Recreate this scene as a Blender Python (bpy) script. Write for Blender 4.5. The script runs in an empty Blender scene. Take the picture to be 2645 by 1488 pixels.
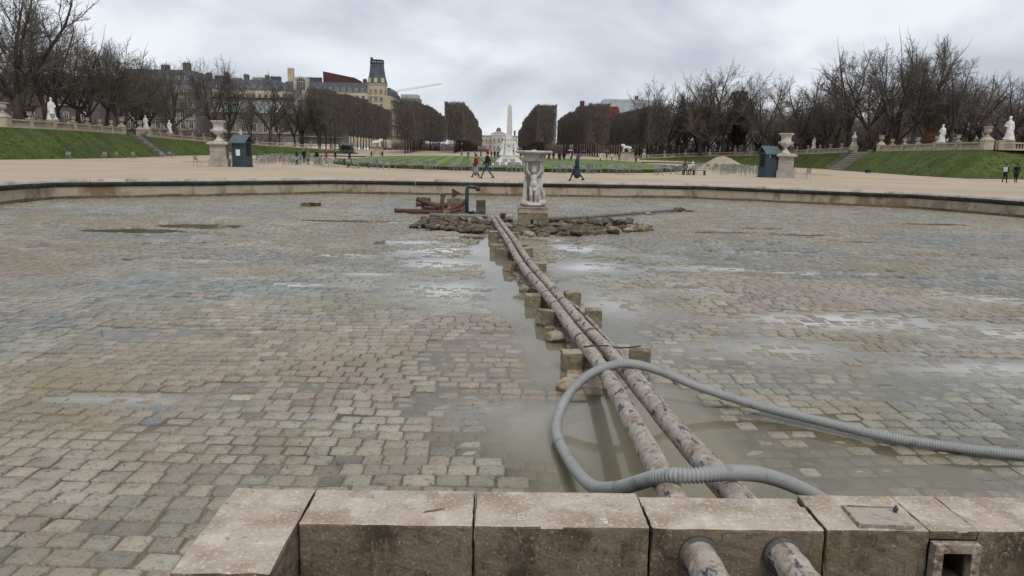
import bpy, bmesh, math, random
import numpy as np
from mathutils import Vector, Matrix, Euler

SC = bpy.context.scene
COL = SC.collection
R = math.radians
rnd = random.Random(7)
NPR = np.random.RandomState(11)

# ------------------------------------------------------------------ camera
EYE = 1.70
cam_d = bpy.data.cameras.new('camera'); cam_d.sensor_width = 36.0; cam_d.lens = 36.0 * 1980 / 2645
cam_d.clip_start = 0.05; cam_d.clip_end = 9000
cam = bpy.data.objects.new('camera', cam_d); COL.objects.link(cam)
cam.matrix_world = (Matrix.Translation((0, 0, EYE)) @ Matrix.Rotation(-0.019779, 4, 'Z')
                    @ Matrix.Rotation(math.pi / 2 - 0.173611, 4, 'X') @ Matrix.Rotation(0.020897, 4, 'Z'))
SC.camera = cam
# ------------------------------------------------------------------ sky, sun, exposure
SUN_EL, SUN_AZ = R(52), R(160)
world = bpy.data.worlds.new('World'); SC.world = world; world.use_nodes = True
wt = world.node_tree; wt.nodes.clear()
def wn(t, **k):
    n = wt.nodes.new(t)
    for a, b in k.items(): setattr(n, a, b)
    return n
w_out = wn('ShaderNodeOutputWorld'); w_bg = wn('ShaderNodeBackground'); w_bg.inputs[1].default_value = 0.10
w_sky = wn('ShaderNodeTexSky', sky_type='NISHITA', sun_disc=False, sun_elevation=SUN_EL, sun_rotation=SUN_AZ)
w_tc = wn('ShaderNodeTexCoord'); w_sep = wn('ShaderNodeSeparateXYZ')
wt.links.new(w_tc.outputs['Generated'], w_sep.inputs[0])
w_ab = wn('ShaderNodeMath', operation='ABSOLUTE'); wt.links.new(w_sep.outputs[2], w_ab.inputs[0])
w_ad = wn('ShaderNodeMath', operation='ADD'); w_ad.inputs[1].default_value = 0.42; wt.links.new(w_ab.outputs[0], w_ad.inputs[0])
w_dx = wn('ShaderNodeMath', operation='DIVIDE'); w_dy = wn('ShaderNodeMath', operation='DIVIDE')
for n, i in ((w_dx, 0), (w_dy, 1)):
    wt.links.new(w_sep.outputs[i], n.inputs[0]); wt.links.new(w_ad.outputs[0], n.inputs[1])
w_cb = wn('ShaderNodeCombineXYZ'); wt.links.new(w_dx.outputs[0], w_cb.inputs[0]); wt.links.new(w_dy.outputs[0], w_cb.inputs[1])
w_no = wn('ShaderNodeTexNoise'); w_no.inputs['Scale'].default_value = 2.1; w_no.inputs['Detail'].default_value = 5
w_no.inputs['Roughness'].default_value = 0.52; w_no.inputs['Distortion'].default_value = 0.35
wt.links.new(w_cb.outputs[0], w_no.inputs['Vector'])
w_rp = wn('ShaderNodeValToRGB'); e = w_rp.color_ramp.elements
e[0].position = 0.37; e[0].color = (0.485, 0.52, 0.585, 1); e[1].position = 0.64; e[1].color = (0.80, 0.83, 0.875, 1)
e2 = w_rp.color_ramp.elements.new(0.52); e2.color = (0.655, 0.69, 0.75, 1)
wt.links.new(w_no.outputs[0], w_rp.inputs[0])
w_mu = wn('ShaderNodeVectorMath', operation='SCALE'); w_mu.inputs['Scale'].default_value = 11.3
wt.links.new(w_rp.outputs[0], w_mu.inputs[0])
w_mx = wn('ShaderNodeMixRGB'); w_mx.inputs[0].default_value = 0.93
wt.links.new(w_sky.outputs[0], w_mx.inputs[1]); wt.links.new(w_mu.outputs[0], w_mx.inputs[2])
wt.links.new(w_mx.outputs[0], w_bg.inputs[0]); wt.links.new(w_bg.outputs[0], w_out.inputs[0])
sun_d = bpy.data.lights.new('sun', 'SUN'); sun_d.energy = 1.5; sun_d.angle = R(20); sun_d.color = (1.0, 0.965, 0.92)
sun = bpy.data.objects.new('sun', sun_d); COL.objects.link(sun)
sun.rotation_euler = Vector((-math.sin(SUN_AZ) * math.cos(SUN_EL), -math.cos(SUN_AZ) * math.cos(SUN_EL), -math.sin(SUN_EL))).to_track_quat('-Z', 'Y').to_euler()
SC.view_settings.view_transform = 'Standard'; SC.view_settings.look = 'None'
SC.view_settings.exposure = 0.0; SC.view_settings.gamma = 1.0
SC.cycles.max_bounces = 6; SC.cycles.diffuse_bounces = 3; SC.cycles.glossy_bounces = 3; SC.cycles.transparent_max_bounces = 16
SC.cycles.use_denoising = True

# ------------------------------------------------------------------ materials
MATS = {}
def nmat(name, base, layers=(), rough=0.8, bump=None, spec=0.3, metal=0.0, coord='P', attr=None, rough2=None):
    """layers: (colour, scale, lo, hi[, stretch]) mixed over the base by noise; bump: (scale, strength, dist)"""
    m = bpy.data.materials.new(name); m.use_nodes = True; MATS[name] = m
    t = m.node_tree; n = t.nodes; L = t.links; n.clear()
    o = n.new('ShaderNodeOutputMaterial'); b = n.new('ShaderNodeBsdfPrincipled'); L.new(b.outputs[0], o.inputs[0])
    b.inputs['Roughness'].default_value = rough; b.inputs['Specular IOR Level'].default_value = spec; b.inputs['Metallic'].default_value = metal
    if coord == 'P': g = n.new('ShaderNodeNewGeometry'); vec = g.outputs['Position']
    else:
        g = n.new('ShaderNodeTexCoord'); oi = n.new('ShaderNodeObjectInfo'); ad = n.new('ShaderNodeVectorMath'); ad.operation = 'ADD'
        sc = n.new('ShaderNodeVectorMath'); sc.operation = 'SCALE'; sc.inputs['Scale'].default_value = 1.0
        cb = n.new('ShaderNodeCombineXYZ'); ml = n.new('ShaderNodeMath'); ml.operation = 'MULTIPLY'; ml.inputs[1].default_value = 57.0
        L.new(oi.outputs['Random'], ml.inputs[0])
        for i in range(3): L.new(ml.outputs[0], cb.inputs[i])
        L.new(g.outputs['Object'], ad.inputs[0]); L.new(cb.outputs[0], ad.inputs[1]); vec = ad.outputs[0]
    if attr:
        at = n.new('ShaderNodeAttribute'); at.attribute_name = attr; cur = at.outputs['Color']
    else:
        rgb = n.new('ShaderNodeRGB'); rgb.outputs[0].default_value = (*base, 1); cur = rgb.outputs[0]
    for ly in layers:
        c, s, lo, hi = ly[:4]; v = vec
        if len(ly) > 4:
            mp = n.new('ShaderNodeVectorMath'); mp.operation = 'MULTIPLY'; mp.inputs[1].default_value = ly[4]; L.new(vec, mp.inputs[0]); v = mp.outputs[0]
        nz = n.new('ShaderNodeTexNoise'); nz.inputs['Scale'].default_value = s; nz.inputs['Detail'].default_value = 5; nz.inputs['Roughness'].default_value = 0.6
        L.new(v, nz.inputs['Vector'])
        mr = n.new('ShaderNodeMapRange'); mr.inputs[1].default_value = lo; mr.inputs[2].default_value = hi; L.new(nz.outputs[0], mr.inputs[0])
        mx = n.new('ShaderNodeMixRGB'); L.new(mr.outputs[0], mx.inputs[0]); L.new(cur, mx.inputs[1])
        mx.inputs[2].default_value = (*c, 1); cur = mx.outputs[0]
        if len(c) == 3 and len(ly) > 5:
            mm = n.new('ShaderNodeMath'); mm.operation = 'MULTIPLY'; mm.inputs[1].default_value = ly[5]
            L.new(mr.outputs[0], mm.inputs[0]); L.new(mm.outputs[0], mx.inputs[0])
    L.new(cur, b.inputs['Base Color'])
    if rough2:
        nz = n.new('ShaderNodeTexNoise'); nz.inputs['Scale'].default_value = rough2[0]; nz.inputs['Detail'].default_value = 4; L.new(vec, nz.inputs['Vector'])
        mr = n.new('ShaderNodeMapRange'); mr.inputs[1].default_value = 0.38; mr.inputs[2].default_value = 0.62
        mr.inputs[3].default_value = rough2[1]; mr.inputs[4].default_value = rough2[2]; L.new(nz.outputs[0], mr.inputs[0]); L.new(mr.outputs[0], b.inputs['Roughness'])
    if bump:
        nz = n.new('ShaderNodeTexNoise'); nz.inputs['Scale'].default_value = bump[0]; nz.inputs['Detail'].default_value = 5; L.new(vec, nz.inputs['Vector'])
        bp = n.new('ShaderNodeBump'); bp.inputs['Strength'].default_value = bump[1]; bp.inputs['Distance'].default_value = bump[2]
        L.new(nz.outputs[0], bp.inputs['Height']); L.new(bp.outputs[0], b.inputs['Normal'])
    return m

nmat('gravel', (0.455, 0.365, 0.268), [((0.365, 0.295, 0.218), 0.10, 0.4, 0.65), ((0.56, 0.465, 0.355), 3.0, 0.5, 0.8), ((0.36, 0.28, 0.21), 22, 0.58, 0.75, (1, 1, 1), 0.6)], 0.95, (60, 0.4, 0.02), 0.1)
nmat('cobble', (0.2, 0.2, 0.2), [((0.240, 0.195, 0.110), 0.42, 0.48, 0.62, (1, 1, 1), 0.80), ((0.40, 0.37, 0.31), 0.55, 0.52, 0.66, (1, 1, 1), 0.50), ((0.25, 0.195, 0.155), 0.23, 0.50, 0.62, (1, 1, 1), 0.50), ((0.07, 0.060, 0.046), 19, 0.54, 0.68, (1, 1, 1), 0.65), ((0.46, 0.42, 0.36), 48, 0.57, 0.70, (1, 1, 1), 0.55), ((0.05, 0.042, 0.032), 70, 0.60, 0.68, (1, 1, 1), 0.8)],
     0.5, (30, 0.9, 0.016), 0.5, attr='tint', rough2=(0.7, 0.16, 0.55))
nmat('silt', (0.165, 0.138, 0.090), [((0.085, 0.068, 0.040), 0.6, 0.45, 0.6), ((0.28, 0.225, 0.125), 1.3, 0.52, 0.68), ((0.09, 0.075, 0.05), 45, 0.58, 0.7), ((0.42, 0.36, 0.27), 110, 0.66, 0.74)], 0.6, (70, 0.5, 0.01), 0.4)
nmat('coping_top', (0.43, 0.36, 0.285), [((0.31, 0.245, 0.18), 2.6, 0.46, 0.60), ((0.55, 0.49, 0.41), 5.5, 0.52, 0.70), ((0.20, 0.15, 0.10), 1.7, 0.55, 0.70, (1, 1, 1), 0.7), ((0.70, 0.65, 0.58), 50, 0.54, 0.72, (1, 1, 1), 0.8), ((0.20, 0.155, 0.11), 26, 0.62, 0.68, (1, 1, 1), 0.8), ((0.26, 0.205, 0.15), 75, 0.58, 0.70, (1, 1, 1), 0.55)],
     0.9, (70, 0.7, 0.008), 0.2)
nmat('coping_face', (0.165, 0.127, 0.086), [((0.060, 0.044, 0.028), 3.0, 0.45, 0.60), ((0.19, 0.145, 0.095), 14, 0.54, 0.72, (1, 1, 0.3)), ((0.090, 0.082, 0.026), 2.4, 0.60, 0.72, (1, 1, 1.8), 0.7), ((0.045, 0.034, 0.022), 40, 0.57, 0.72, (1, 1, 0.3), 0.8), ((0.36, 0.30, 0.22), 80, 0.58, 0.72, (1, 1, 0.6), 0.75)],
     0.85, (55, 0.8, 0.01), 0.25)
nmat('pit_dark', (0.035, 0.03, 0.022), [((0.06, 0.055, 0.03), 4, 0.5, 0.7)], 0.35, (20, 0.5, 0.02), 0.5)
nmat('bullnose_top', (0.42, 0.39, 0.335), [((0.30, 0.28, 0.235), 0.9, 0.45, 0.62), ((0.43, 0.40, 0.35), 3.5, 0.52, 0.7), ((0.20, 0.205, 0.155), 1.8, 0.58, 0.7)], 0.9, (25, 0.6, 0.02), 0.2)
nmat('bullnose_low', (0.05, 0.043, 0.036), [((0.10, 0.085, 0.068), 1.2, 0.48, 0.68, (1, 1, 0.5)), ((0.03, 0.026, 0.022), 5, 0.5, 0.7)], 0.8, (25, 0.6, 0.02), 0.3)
nmat('basin_render', (0.40, 0.345, 0.262), [((0.19, 0.135, 0.075), 0.55, 0.52, 0.62, (1, 1, 0.5)), ((0.40, 0.35, 0.28), 1.6, 0.52, 0.72), ((0.17, 0.12, 0.07), 3.2, 0.57, 0.70, (1, 1, 0.22)), ((0.24, 0.20, 0.145), 14, 0.52, 0.7)], 0.85, (18, 0.5, 0.02), 0.25)
nmat('waterline', (0.15, 0.098, 0.05), [((0.08, 0.06, 0.032), 1.0, 0.48, 0.66, (1, 1, 0.5)), ((0.25, 0.19, 0.115), 4, 0.54, 0.7)], 0.6, (18, 0.5, 0.02), 0.35)
nmat('pipe_paint', (0.36, 0.315, 0.268), [((0.26, 0.195, 0.14), 7, 0.48, 0.64), ((0.48, 0.44, 0.395), 11, 0.52, 0.68), ((0.060, 0.060, 0.072), 15, 0.575, 0.63, (1, 0.30, 1)), ((0.20, 0.125, 0.08), 20, 0.56, 0.66, (1, 0.5, 1), 0.7), ((0.13, 0.10, 0.08), 30, 0.57, 0.68), ((0.55, 0.52, 0.48), 42, 0.60, 0.72, (1, 1, 1), 0.7)], 0.8, (30, 0.7, 0.008), 0.25)
nmat('pipe_band', (0.075, 0.068, 0.066), [((0.16, 0.12, 0.09), 14, 0.5, 0.7)], 0.7, (40, 0.5, 0.005))
nmat('hose_grey', (0.29, 0.295, 0.287), [((0.33, 0.335, 0.325), 2.5, 0.48, 0.66), ((0.15, 0.148, 0.132), 7, 0.56, 0.72), ((0.30, 0.27, 0.21), 5, 0.62, 0.74)], 0.55, None, 0.4)
nmat('rust', (0.095, 0.050, 0.038), [((0.075, 0.038, 0.030), 6, 0.45, 0.62), ((0.21, 0.105, 0.068), 12, 0.55, 0.72)], 0.8, (30, 0.5, 0.01))
nmat('rust_red', (0.125, 0.045, 0.036), [((0.10, 0.042, 0.033), 7, 0.48, 0.66)], 0.75, (30, 0.5, 0.01))
nmat('rust_frame', (0.25, 0.20, 0.150), [((0.12, 0.065, 0.042), 14, 0.50, 0.62), ((0.42, 0.37, 0.30), 20, 0.52, 0.66)], 0.85, (60, 0.8, 0.008))
nmat('steel_dark', (0.035, 0.045, 0.06), [((0.07, 0.07, 0.075), 6, 0.5, 0.7)], 0.5, None, 0.5)
nmat('plate_metal', (0.36, 0.315, 0.255), [((0.25, 0.19, 0.14), 9, 0.50, 0.64), ((0.40, 0.385, 0.35), 14, 0.55, 0.7)], 0.75, (60, 0.5, 0.004), 0.3, 0.0)
nmat('prop_stone', (0.33, 0.265, 0.185), [((0.17, 0.135, 0.085), 4, 0.45, 0.62), ((0.38, 0.31, 0.22), 9, 0.54, 0.7), ((0.10, 0.085, 0.05), 25, 0.6, 0.7)], 0.85, (30, 0.6, 0.012), 0.25)
nmat('prop_stone_wet', (0.165, 0.138, 0.088), [((0.25, 0.205, 0.135), 6, 0.48, 0.64), ((0.055, 0.05, 0.03), 18, 0.55, 0.7)], 0.55, (30, 0.6, 0.012), 0.4)
nmat('rubble', (0.125, 0.100, 0.064), [((0.066, 0.052, 0.034), 1.6, 0.45, 0.58), ((0.205, 0.165, 0.11), 4.5, 0.54, 0.68), ((0.035, 0.028, 0.02), 11, 0.54, 0.64)], 0.75, (14, 0.7, 0.03), 0.3)
nmat('rubble_pale', (0.30, 0.245, 0.17), [((0.20, 0.155, 0.10), 3, 0.46, 0.62), ((0.38, 0.33, 0.25), 9, 0.56, 0.7)], 0.8, (14, 0.7, 0.03), 0.3)
nmat('marble_old', (0.50, 0.47, 0.42), [((0.36, 0.33, 0.285), 2.2, 0.46, 0.62), ((0.60, 0.575, 0.53), 5, 0.52, 0.7), ((0.20, 0.18, 0.15), 7, 0.585, 0.70, (1, 1, 0.6)), ((0.12, 0.11, 0.09), 26, 0.63, 0.72)], 0.8, (28, 0.5, 0.012), 0.25)
nmat('marble_white', (0.68, 0.67, 0.645), [((0.55, 0.54, 0.52), 1.5, 0.46, 0.62), ((0.40, 0.385, 0.36), 4, 0.62, 0.76)], 0.7, (16, 0.4, 0.02), 0.3)
nmat('obelisk_shaft', (0.60, 0.575, 0.55), [((0.50, 0.48, 0.46), 0.9, 0.46, 0.62)], 0.75, None, 0.3)
nmat('pedestal_moss', (0.24, 0.20, 0.13), [((0.15, 0.13, 0.075), 2.2, 0.45, 0.6), ((0.33, 0.285, 0.215), 4, 0.55, 0.7), ((0.10, 0.085, 0.05), 12, 0.6, 0.72)], 0.85, (20, 0.6, 0.015), 0.25)
nmat('pedestal_pink', (0.36, 0.28, 0.235), [((0.25, 0.19, 0.15), 3, 0.46, 0.6, (1, 1, 3)), ((0.45, 0.38, 0.33), 6, 0.55, 0.7)], 0.85, (20, 0.6, 0.015), 0.25)
nmat('limestone', (0.42, 0.365, 0.28), [((0.32, 0.275, 0.205), 0.8, 0.46, 0.62), ((0.50, 0.44, 0.35), 2.4, 0.54, 0.7), ((0.20, 0.185, 0.125), 1.5, 0.6, 0.72)], 0.9, (12, 0.5, 0.03), 0.2)
nmat('limestone_grey', (0.36, 0.325, 0.275), [((0.28, 0.25, 0.205), 1.0, 0.46, 0.62), ((0.43, 0.40, 0.345), 3, 0.54, 0.7)], 0.9, (14, 0.5, 0.02), 0.2)
nmat('dark_joint', (0.17, 0.155, 0.125), [((0.11, 0.10, 0.08), 3, 0.5, 0.7)], 0.9)
nmat('grass', (0.096, 0.125, 0.033), [((0.058, 0.080, 0.021), 0.30, 0.44, 0.60), ((0.120, 0.148, 0.046), 0.8, 0.52, 0.70), ((0.082, 0.076, 0.036), 0.16, 0.54, 0.68), ((0.026, 0.042, 0.011), 2.2, 0.48, 0.66), ((0.105, 0.128, 0.052), 6, 0.54, 0.72), ((0.10, 0.082, 0.045), 1.1, 0.62, 0.74, (1, 1, 1), 0.7)], 0.95, (5, 1.0, 0.25), 0.1)
nmat('planting', (0.055, 0.062, 0.024), [((0.085, 0.068, 0.040), 0.9, 0.48, 0.62), ((0.035, 0.045, 0.016), 3, 0.5, 0.65), ((0.10, 0.12, 0.04), 5, 0.6, 0.75)], 0.95, (6, 1, 0.2), 0.1)
nmat('soil', (0.10, 0.078, 0.055), [((0.16, 0.125, 0.09), 0.8, 0.5, 0.7)], 0.95, (6, 0.6, 0.1), 0.1)
nmat('terrace_earth', (0.29, 0.235, 0.18), [((0.17, 0.13, 0.09), 0.2, 0.45, 0.65), ((0.10, 0.08, 0.05), 0.8, 0.55, 0.75)], 0.95, None, 0.1)
nmat('sand', (0.38, 0.29, 0.215), [((0.30, 0.225, 0.165), 1.2, 0.46, 0.64)], 0.95, (9, 0.5, 0.05), 0.1)
nmat('bark', (0.070, 0.060, 0.050), [((0.036, 0.030, 0.025), 2.5, 0.45, 0.62, (1, 1, 0.3)), ((0.095, 0.082, 0.066), 7, 0.55, 0.7, (1, 1, 0.4))], 0.95, (10, 0.7, 0.04), 0.15, coord='O')
nmat('twig', (0.120, 0.104, 0.090), [((0.082, 0.072, 0.062), 0.4, 0.45, 0.6), ((0.155, 0.132, 0.110), 0.9, 0.52, 0.7)], 0.95, None, 0.15, coord='O')
nmat('twig_hazed', (0.175, 0.145, 0.128), [((0.125, 0.105, 0.093), 0.3, 0.45, 0.6), ((0.21, 0.165, 0.14), 0.8, 0.52, 0.7)], 0.95, None, 0.1, coord='O')  # brown lightened for the background woods: distance haze put into the twig colour
nmat('twig_dense', (0.138, 0.118, 0.106), [((0.095, 0.085, 0.075), 0.25, 0.45, 0.6), ((0.185, 0.146, 0.128), 0.6, 0.52, 0.7), ((0.130, 0.126, 0.096), 0.5, 0.58, 0.7)], 0.95, None, 0.1, coord='O')
nmat('dead_leaf', (0.17, 0.072, 0.035), [((0.10, 0.045, 0.022), 2, 0.5, 0.65)], 0.9, None, 0.1, coord='O')
nmat('hut_paint', (0.028, 0.047, 0.058), [((0.040, 0.062, 0.074), 1.6, 0.5, 0.68, (1, 1, 0.25)), ((0.024, 0.042, 0.056), 6, 0.56, 0.7)], 0.55, None, 0.4)
nmat('hut_roof', (0.070, 0.105, 0.115), [((0.095, 0.135, 0.142), 1.5, 0.5, 0.7)], 0.5, None, 0.4)
nmat('black', (0.012, 0.012, 0.013), [], 0.8)
nmat('paper', (0.66, 0.72, 0.78), [((0.50, 0.58, 0.66), 6, 0.5, 0.6)], 0.5)
nmat('white_paint', (0.66, 0.63, 0.58), [((0.46, 0.40, 0.33), 90, 0.48, 0.6)], 0.7)
nmat('chair_green', (0.20, 0.225, 0.19), [((0.36, 0.38, 0.335), 2.0, 0.50, 0.66), ((0.070, 0.085, 0.068), 3, 0.54, 0.68)], 0.5, None, 0.4, coord='O')
nmat('bench_green', (0.045, 0.055, 0.045), [], 0.6)
nmat('facade', (0.47, 0.41, 0.305), [((0.38, 0.315, 0.215), 0.06, 0.44, 0.6), ((0.54, 0.465, 0.345), 0.25, 0.54, 0.7), ((0.30, 0.25, 0.18), 0.5, 0.62, 0.75, (1, 1, 0.25))], 0.9)
nmat('facade_pale', (0.40, 0.375, 0.335), [((0.31, 0.29, 0.26), 0.08, 0.44, 0.6), ((0.47, 0.445, 0.40), 0.3, 0.54, 0.7)], 0.9)
nmat('facade_grey', (0.195, 0.185, 0.172), [((0.14, 0.132, 0.122), 0.1, 0.45, 0.62)], 0.9)
nmat('facade_dim', (0.155, 0.125, 0.118), [((0.115, 0.095, 0.09), 0.1, 0.45, 0.62)], 0.9)
nmat('slate', (0.075, 0.083, 0.10), [((0.055, 0.062, 0.076), 0.4, 0.45, 0.6), ((0.105, 0.115, 0.135), 1.2, 0.55, 0.7)], 0.6, None, 0.4)
nmat('zinc', (0.26, 0.285, 0.29), [((0.20, 0.22, 0.225), 0.3, 0.46, 0.62)], 0.55, None, 0.4)
nmat('zinc_green', (0.36, 0.42, 0.385), [((0.28, 0.33, 0.30), 0.3, 0.46, 0.62)], 0.6)
nmat('brick_red', (0.09, 0.042, 0.036), [((0.105, 0.037, 0.03), 0.6, 0.46, 0.62)], 0.9)
nmat('brick_wall_red', (0.135, 0.038, 0.033), [((0.10, 0.032, 0.028), 0.6, 0.46, 0.62)], 0.9)
nmat('chimney_stone', (0.115, 0.10, 0.088), [((0.17, 0.14, 0.115), 0.5, 0.5, 0.7)], 0.9)
nmat('window_trim', (0.50, 0.45, 0.36), [], 0.8)
nmat('glass', (0.035, 0.042, 0.052), [((0.08, 0.09, 0.10), 0.3, 0.5, 0.7)], 0.15, None, 0.5)
nmat('crane_paint', (0.68, 0.56, 0.56), [], 0.6)
nmat('iron', (0.022, 0.022, 0.024), [], 0.6)
nmat('car_blue', (0.05, 0.10, 0.16), [], 0.3, None, 0.5)
# people
for nm, c in dict(skin=(0.40, 0.25, 0.18), hair=(0.02, 0.015, 0.012), hair_grey=(0.25, 0.23, 0.21), coat_black=(0.014, 0.014, 0.017), coat_navy=(0.020, 0.026, 0.052), coat_red=(0.36, 0.018, 0.028), coat_crimson=(0.21, 0.012, 0.022),
                  skirt_sage=(0.20, 0.225, 0.19), jeans=(0.045, 0.075, 0.125), trousers_dark=(0.018, 0.018, 0.02), shoe=(0.014, 0.012, 0.011), coat_blue=(0.028, 0.042, 0.075), dress_blue=(0.035, 0.06, 0.19),
                  coat_white=(0.62, 0.59, 0.56), coat_grey=(0.14, 0.14, 0.145), bag_white=(0.60, 0.58, 0.58), pink=(0.62, 0.13, 0.34), umbrella_blue=(0.10, 0.11, 0.22), umbrella_grey=(0.10, 0.10, 0.13), teal=(0.10, 0.19, 0.21), plum=(0.10, 0.055, 0.085)).items():
    nmat(nm, c, [(tuple(x * 0.7 for x in c), 9, 0.48, 0.64)], 0.85, None, 0.2, coord='O')

# lawn with mowing stripes (the blades lie in alternate directions)
def lawn_mat():
    m = nmat('lawn', (0.125, 0.162, 0.052), [((0.080, 0.108, 0.036), 0.10, 0.44, 0.60), ((0.135, 0.165, 0.062), 0.5, 0.52, 0.7), ((0.066, 0.088, 0.028), 1.4, 0.54, 0.7)], 0.95, (4, 0.8, 0.1), 0.1)
    t = m.node_tree; n = t.nodes; L = t.links; b = next(x for x in n if x.type == 'BSDF_PRINCIPLED')
    src = b.inputs['Base Color'].links[0].from_socket
    g = n.new('ShaderNodeNewGeometry'); d = n.new('ShaderNodeVectorMath'); d.operation = 'DOT_PRODUCT'; d.inputs[1].default_value = (2.6, 0.10, 0); L.new(g.outputs['Position'], d.inputs[0])
    s = n.new('ShaderNodeMath'); s.operation = 'SINE'; L.new(d.outputs['Value'], s.inputs[0])
    mr = n.new('ShaderNodeMapRange'); mr.inputs[1].default_value = -0.3; mr.inputs[2].default_value = 0.3; mr.inputs[4].default_value = 0.5; L.new(s.outputs[0], mr.inputs[0])
    mx = n.new('ShaderNodeMixRGB'); L.new(mr.outputs[0], mx.inputs[0]); L.new(src, mx.inputs[1]); mx.inputs[2].default_value = (0.235, 0.275, 0.11, 1)
    L.new(mx.outputs[0], b.inputs['Base Color'])
lawn_mat()

def water_mat():
    m = bpy.data.materials.new('puddle_water'); m.use_nodes = True; MATS['puddle_water'] = m
    t = m.node_tree; n = t.nodes; L = t.links; n.clear()
    o = n.new('ShaderNodeOutputMaterial'); mix = n.new('ShaderNodeMixShader'); L.new(mix.outputs[0], o.inputs[0])
    fr = n.new('ShaderNodeFresnel'); fr.inputs[0].default_value = 1.333
    gl = n.new('ShaderNodeBsdfGlossy'); gl.inputs['Roughness'].default_value = 0.03
    body = n.new('ShaderNodeMixShader'); tr = n.new('ShaderNodeBsdfTransparent'); tr.inputs[0].default_value = (0.80, 0.78, 0.66, 1)
    df = n.new('ShaderNodeBsdfDiffuse'); df.inputs[0].default_value = (0.27, 0.24, 0.165, 1)
    at = n.new('ShaderNodeAttribute'); at.attribute_name = 'depth'
    mr = n.new('ShaderNodeMapRange'); mr.inputs[1].default_value = 0.0; mr.inputs[2].default_value = 0.045; mr.inputs[3].default_value = 0.14; mr.inputs[4].default_value = 0.66
    am = n.new('ShaderNodeAttribute'); am.attribute_name = 'silt_sheen'; mm = n.new('ShaderNodeMath'); mm.operation = 'MULTIPLY'; mm.inputs[1].default_value = 0.85; L.new(am.outputs['Fac'], mm.inputs[0])
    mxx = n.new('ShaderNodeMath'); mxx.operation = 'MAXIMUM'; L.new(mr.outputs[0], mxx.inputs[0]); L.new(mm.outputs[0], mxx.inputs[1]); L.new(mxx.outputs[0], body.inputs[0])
    cm = n.new('ShaderNodeMixRGB'); cm.inputs[1].default_value = (0.295, 0.262, 0.172, 1); cm.inputs[2].default_value = (0.62, 0.60, 0.55, 1); L.new(am.outputs['Fac'], cm.inputs[0]); L.new(cm.outputs[0], df.inputs[0])  # sky reflection painted into the diffuse colour, along with pale silt
    L.new(at.outputs['Fac'], mr.inputs[0]); L.new(tr.outputs[0], body.inputs[1]); L.new(df.outputs[0], body.inputs[2])
    g = n.new('ShaderNodeNewGeometry'); nz = n.new('ShaderNodeTexNoise'); nz.inputs['Scale'].default_value = 2.2; nz.inputs['Detail'].default_value = 3; L.new(g.outputs['Position'], nz.inputs['Vector'])
    bp = n.new('ShaderNodeBump'); bp.inputs['Strength'].default_value = 0.05; bp.inputs['Distance'].default_value = 0.02; L.new(nz.outputs[0], bp.inputs['Height'])
    L.new(bp.outputs[0], gl.inputs['Normal'])
    L.new(fr.outputs[0], mix.inputs[0]); L.new(body.outputs[0], mix.inputs[1]); L.new(gl.outputs[0], mix.inputs[2])
water_mat()

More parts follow.
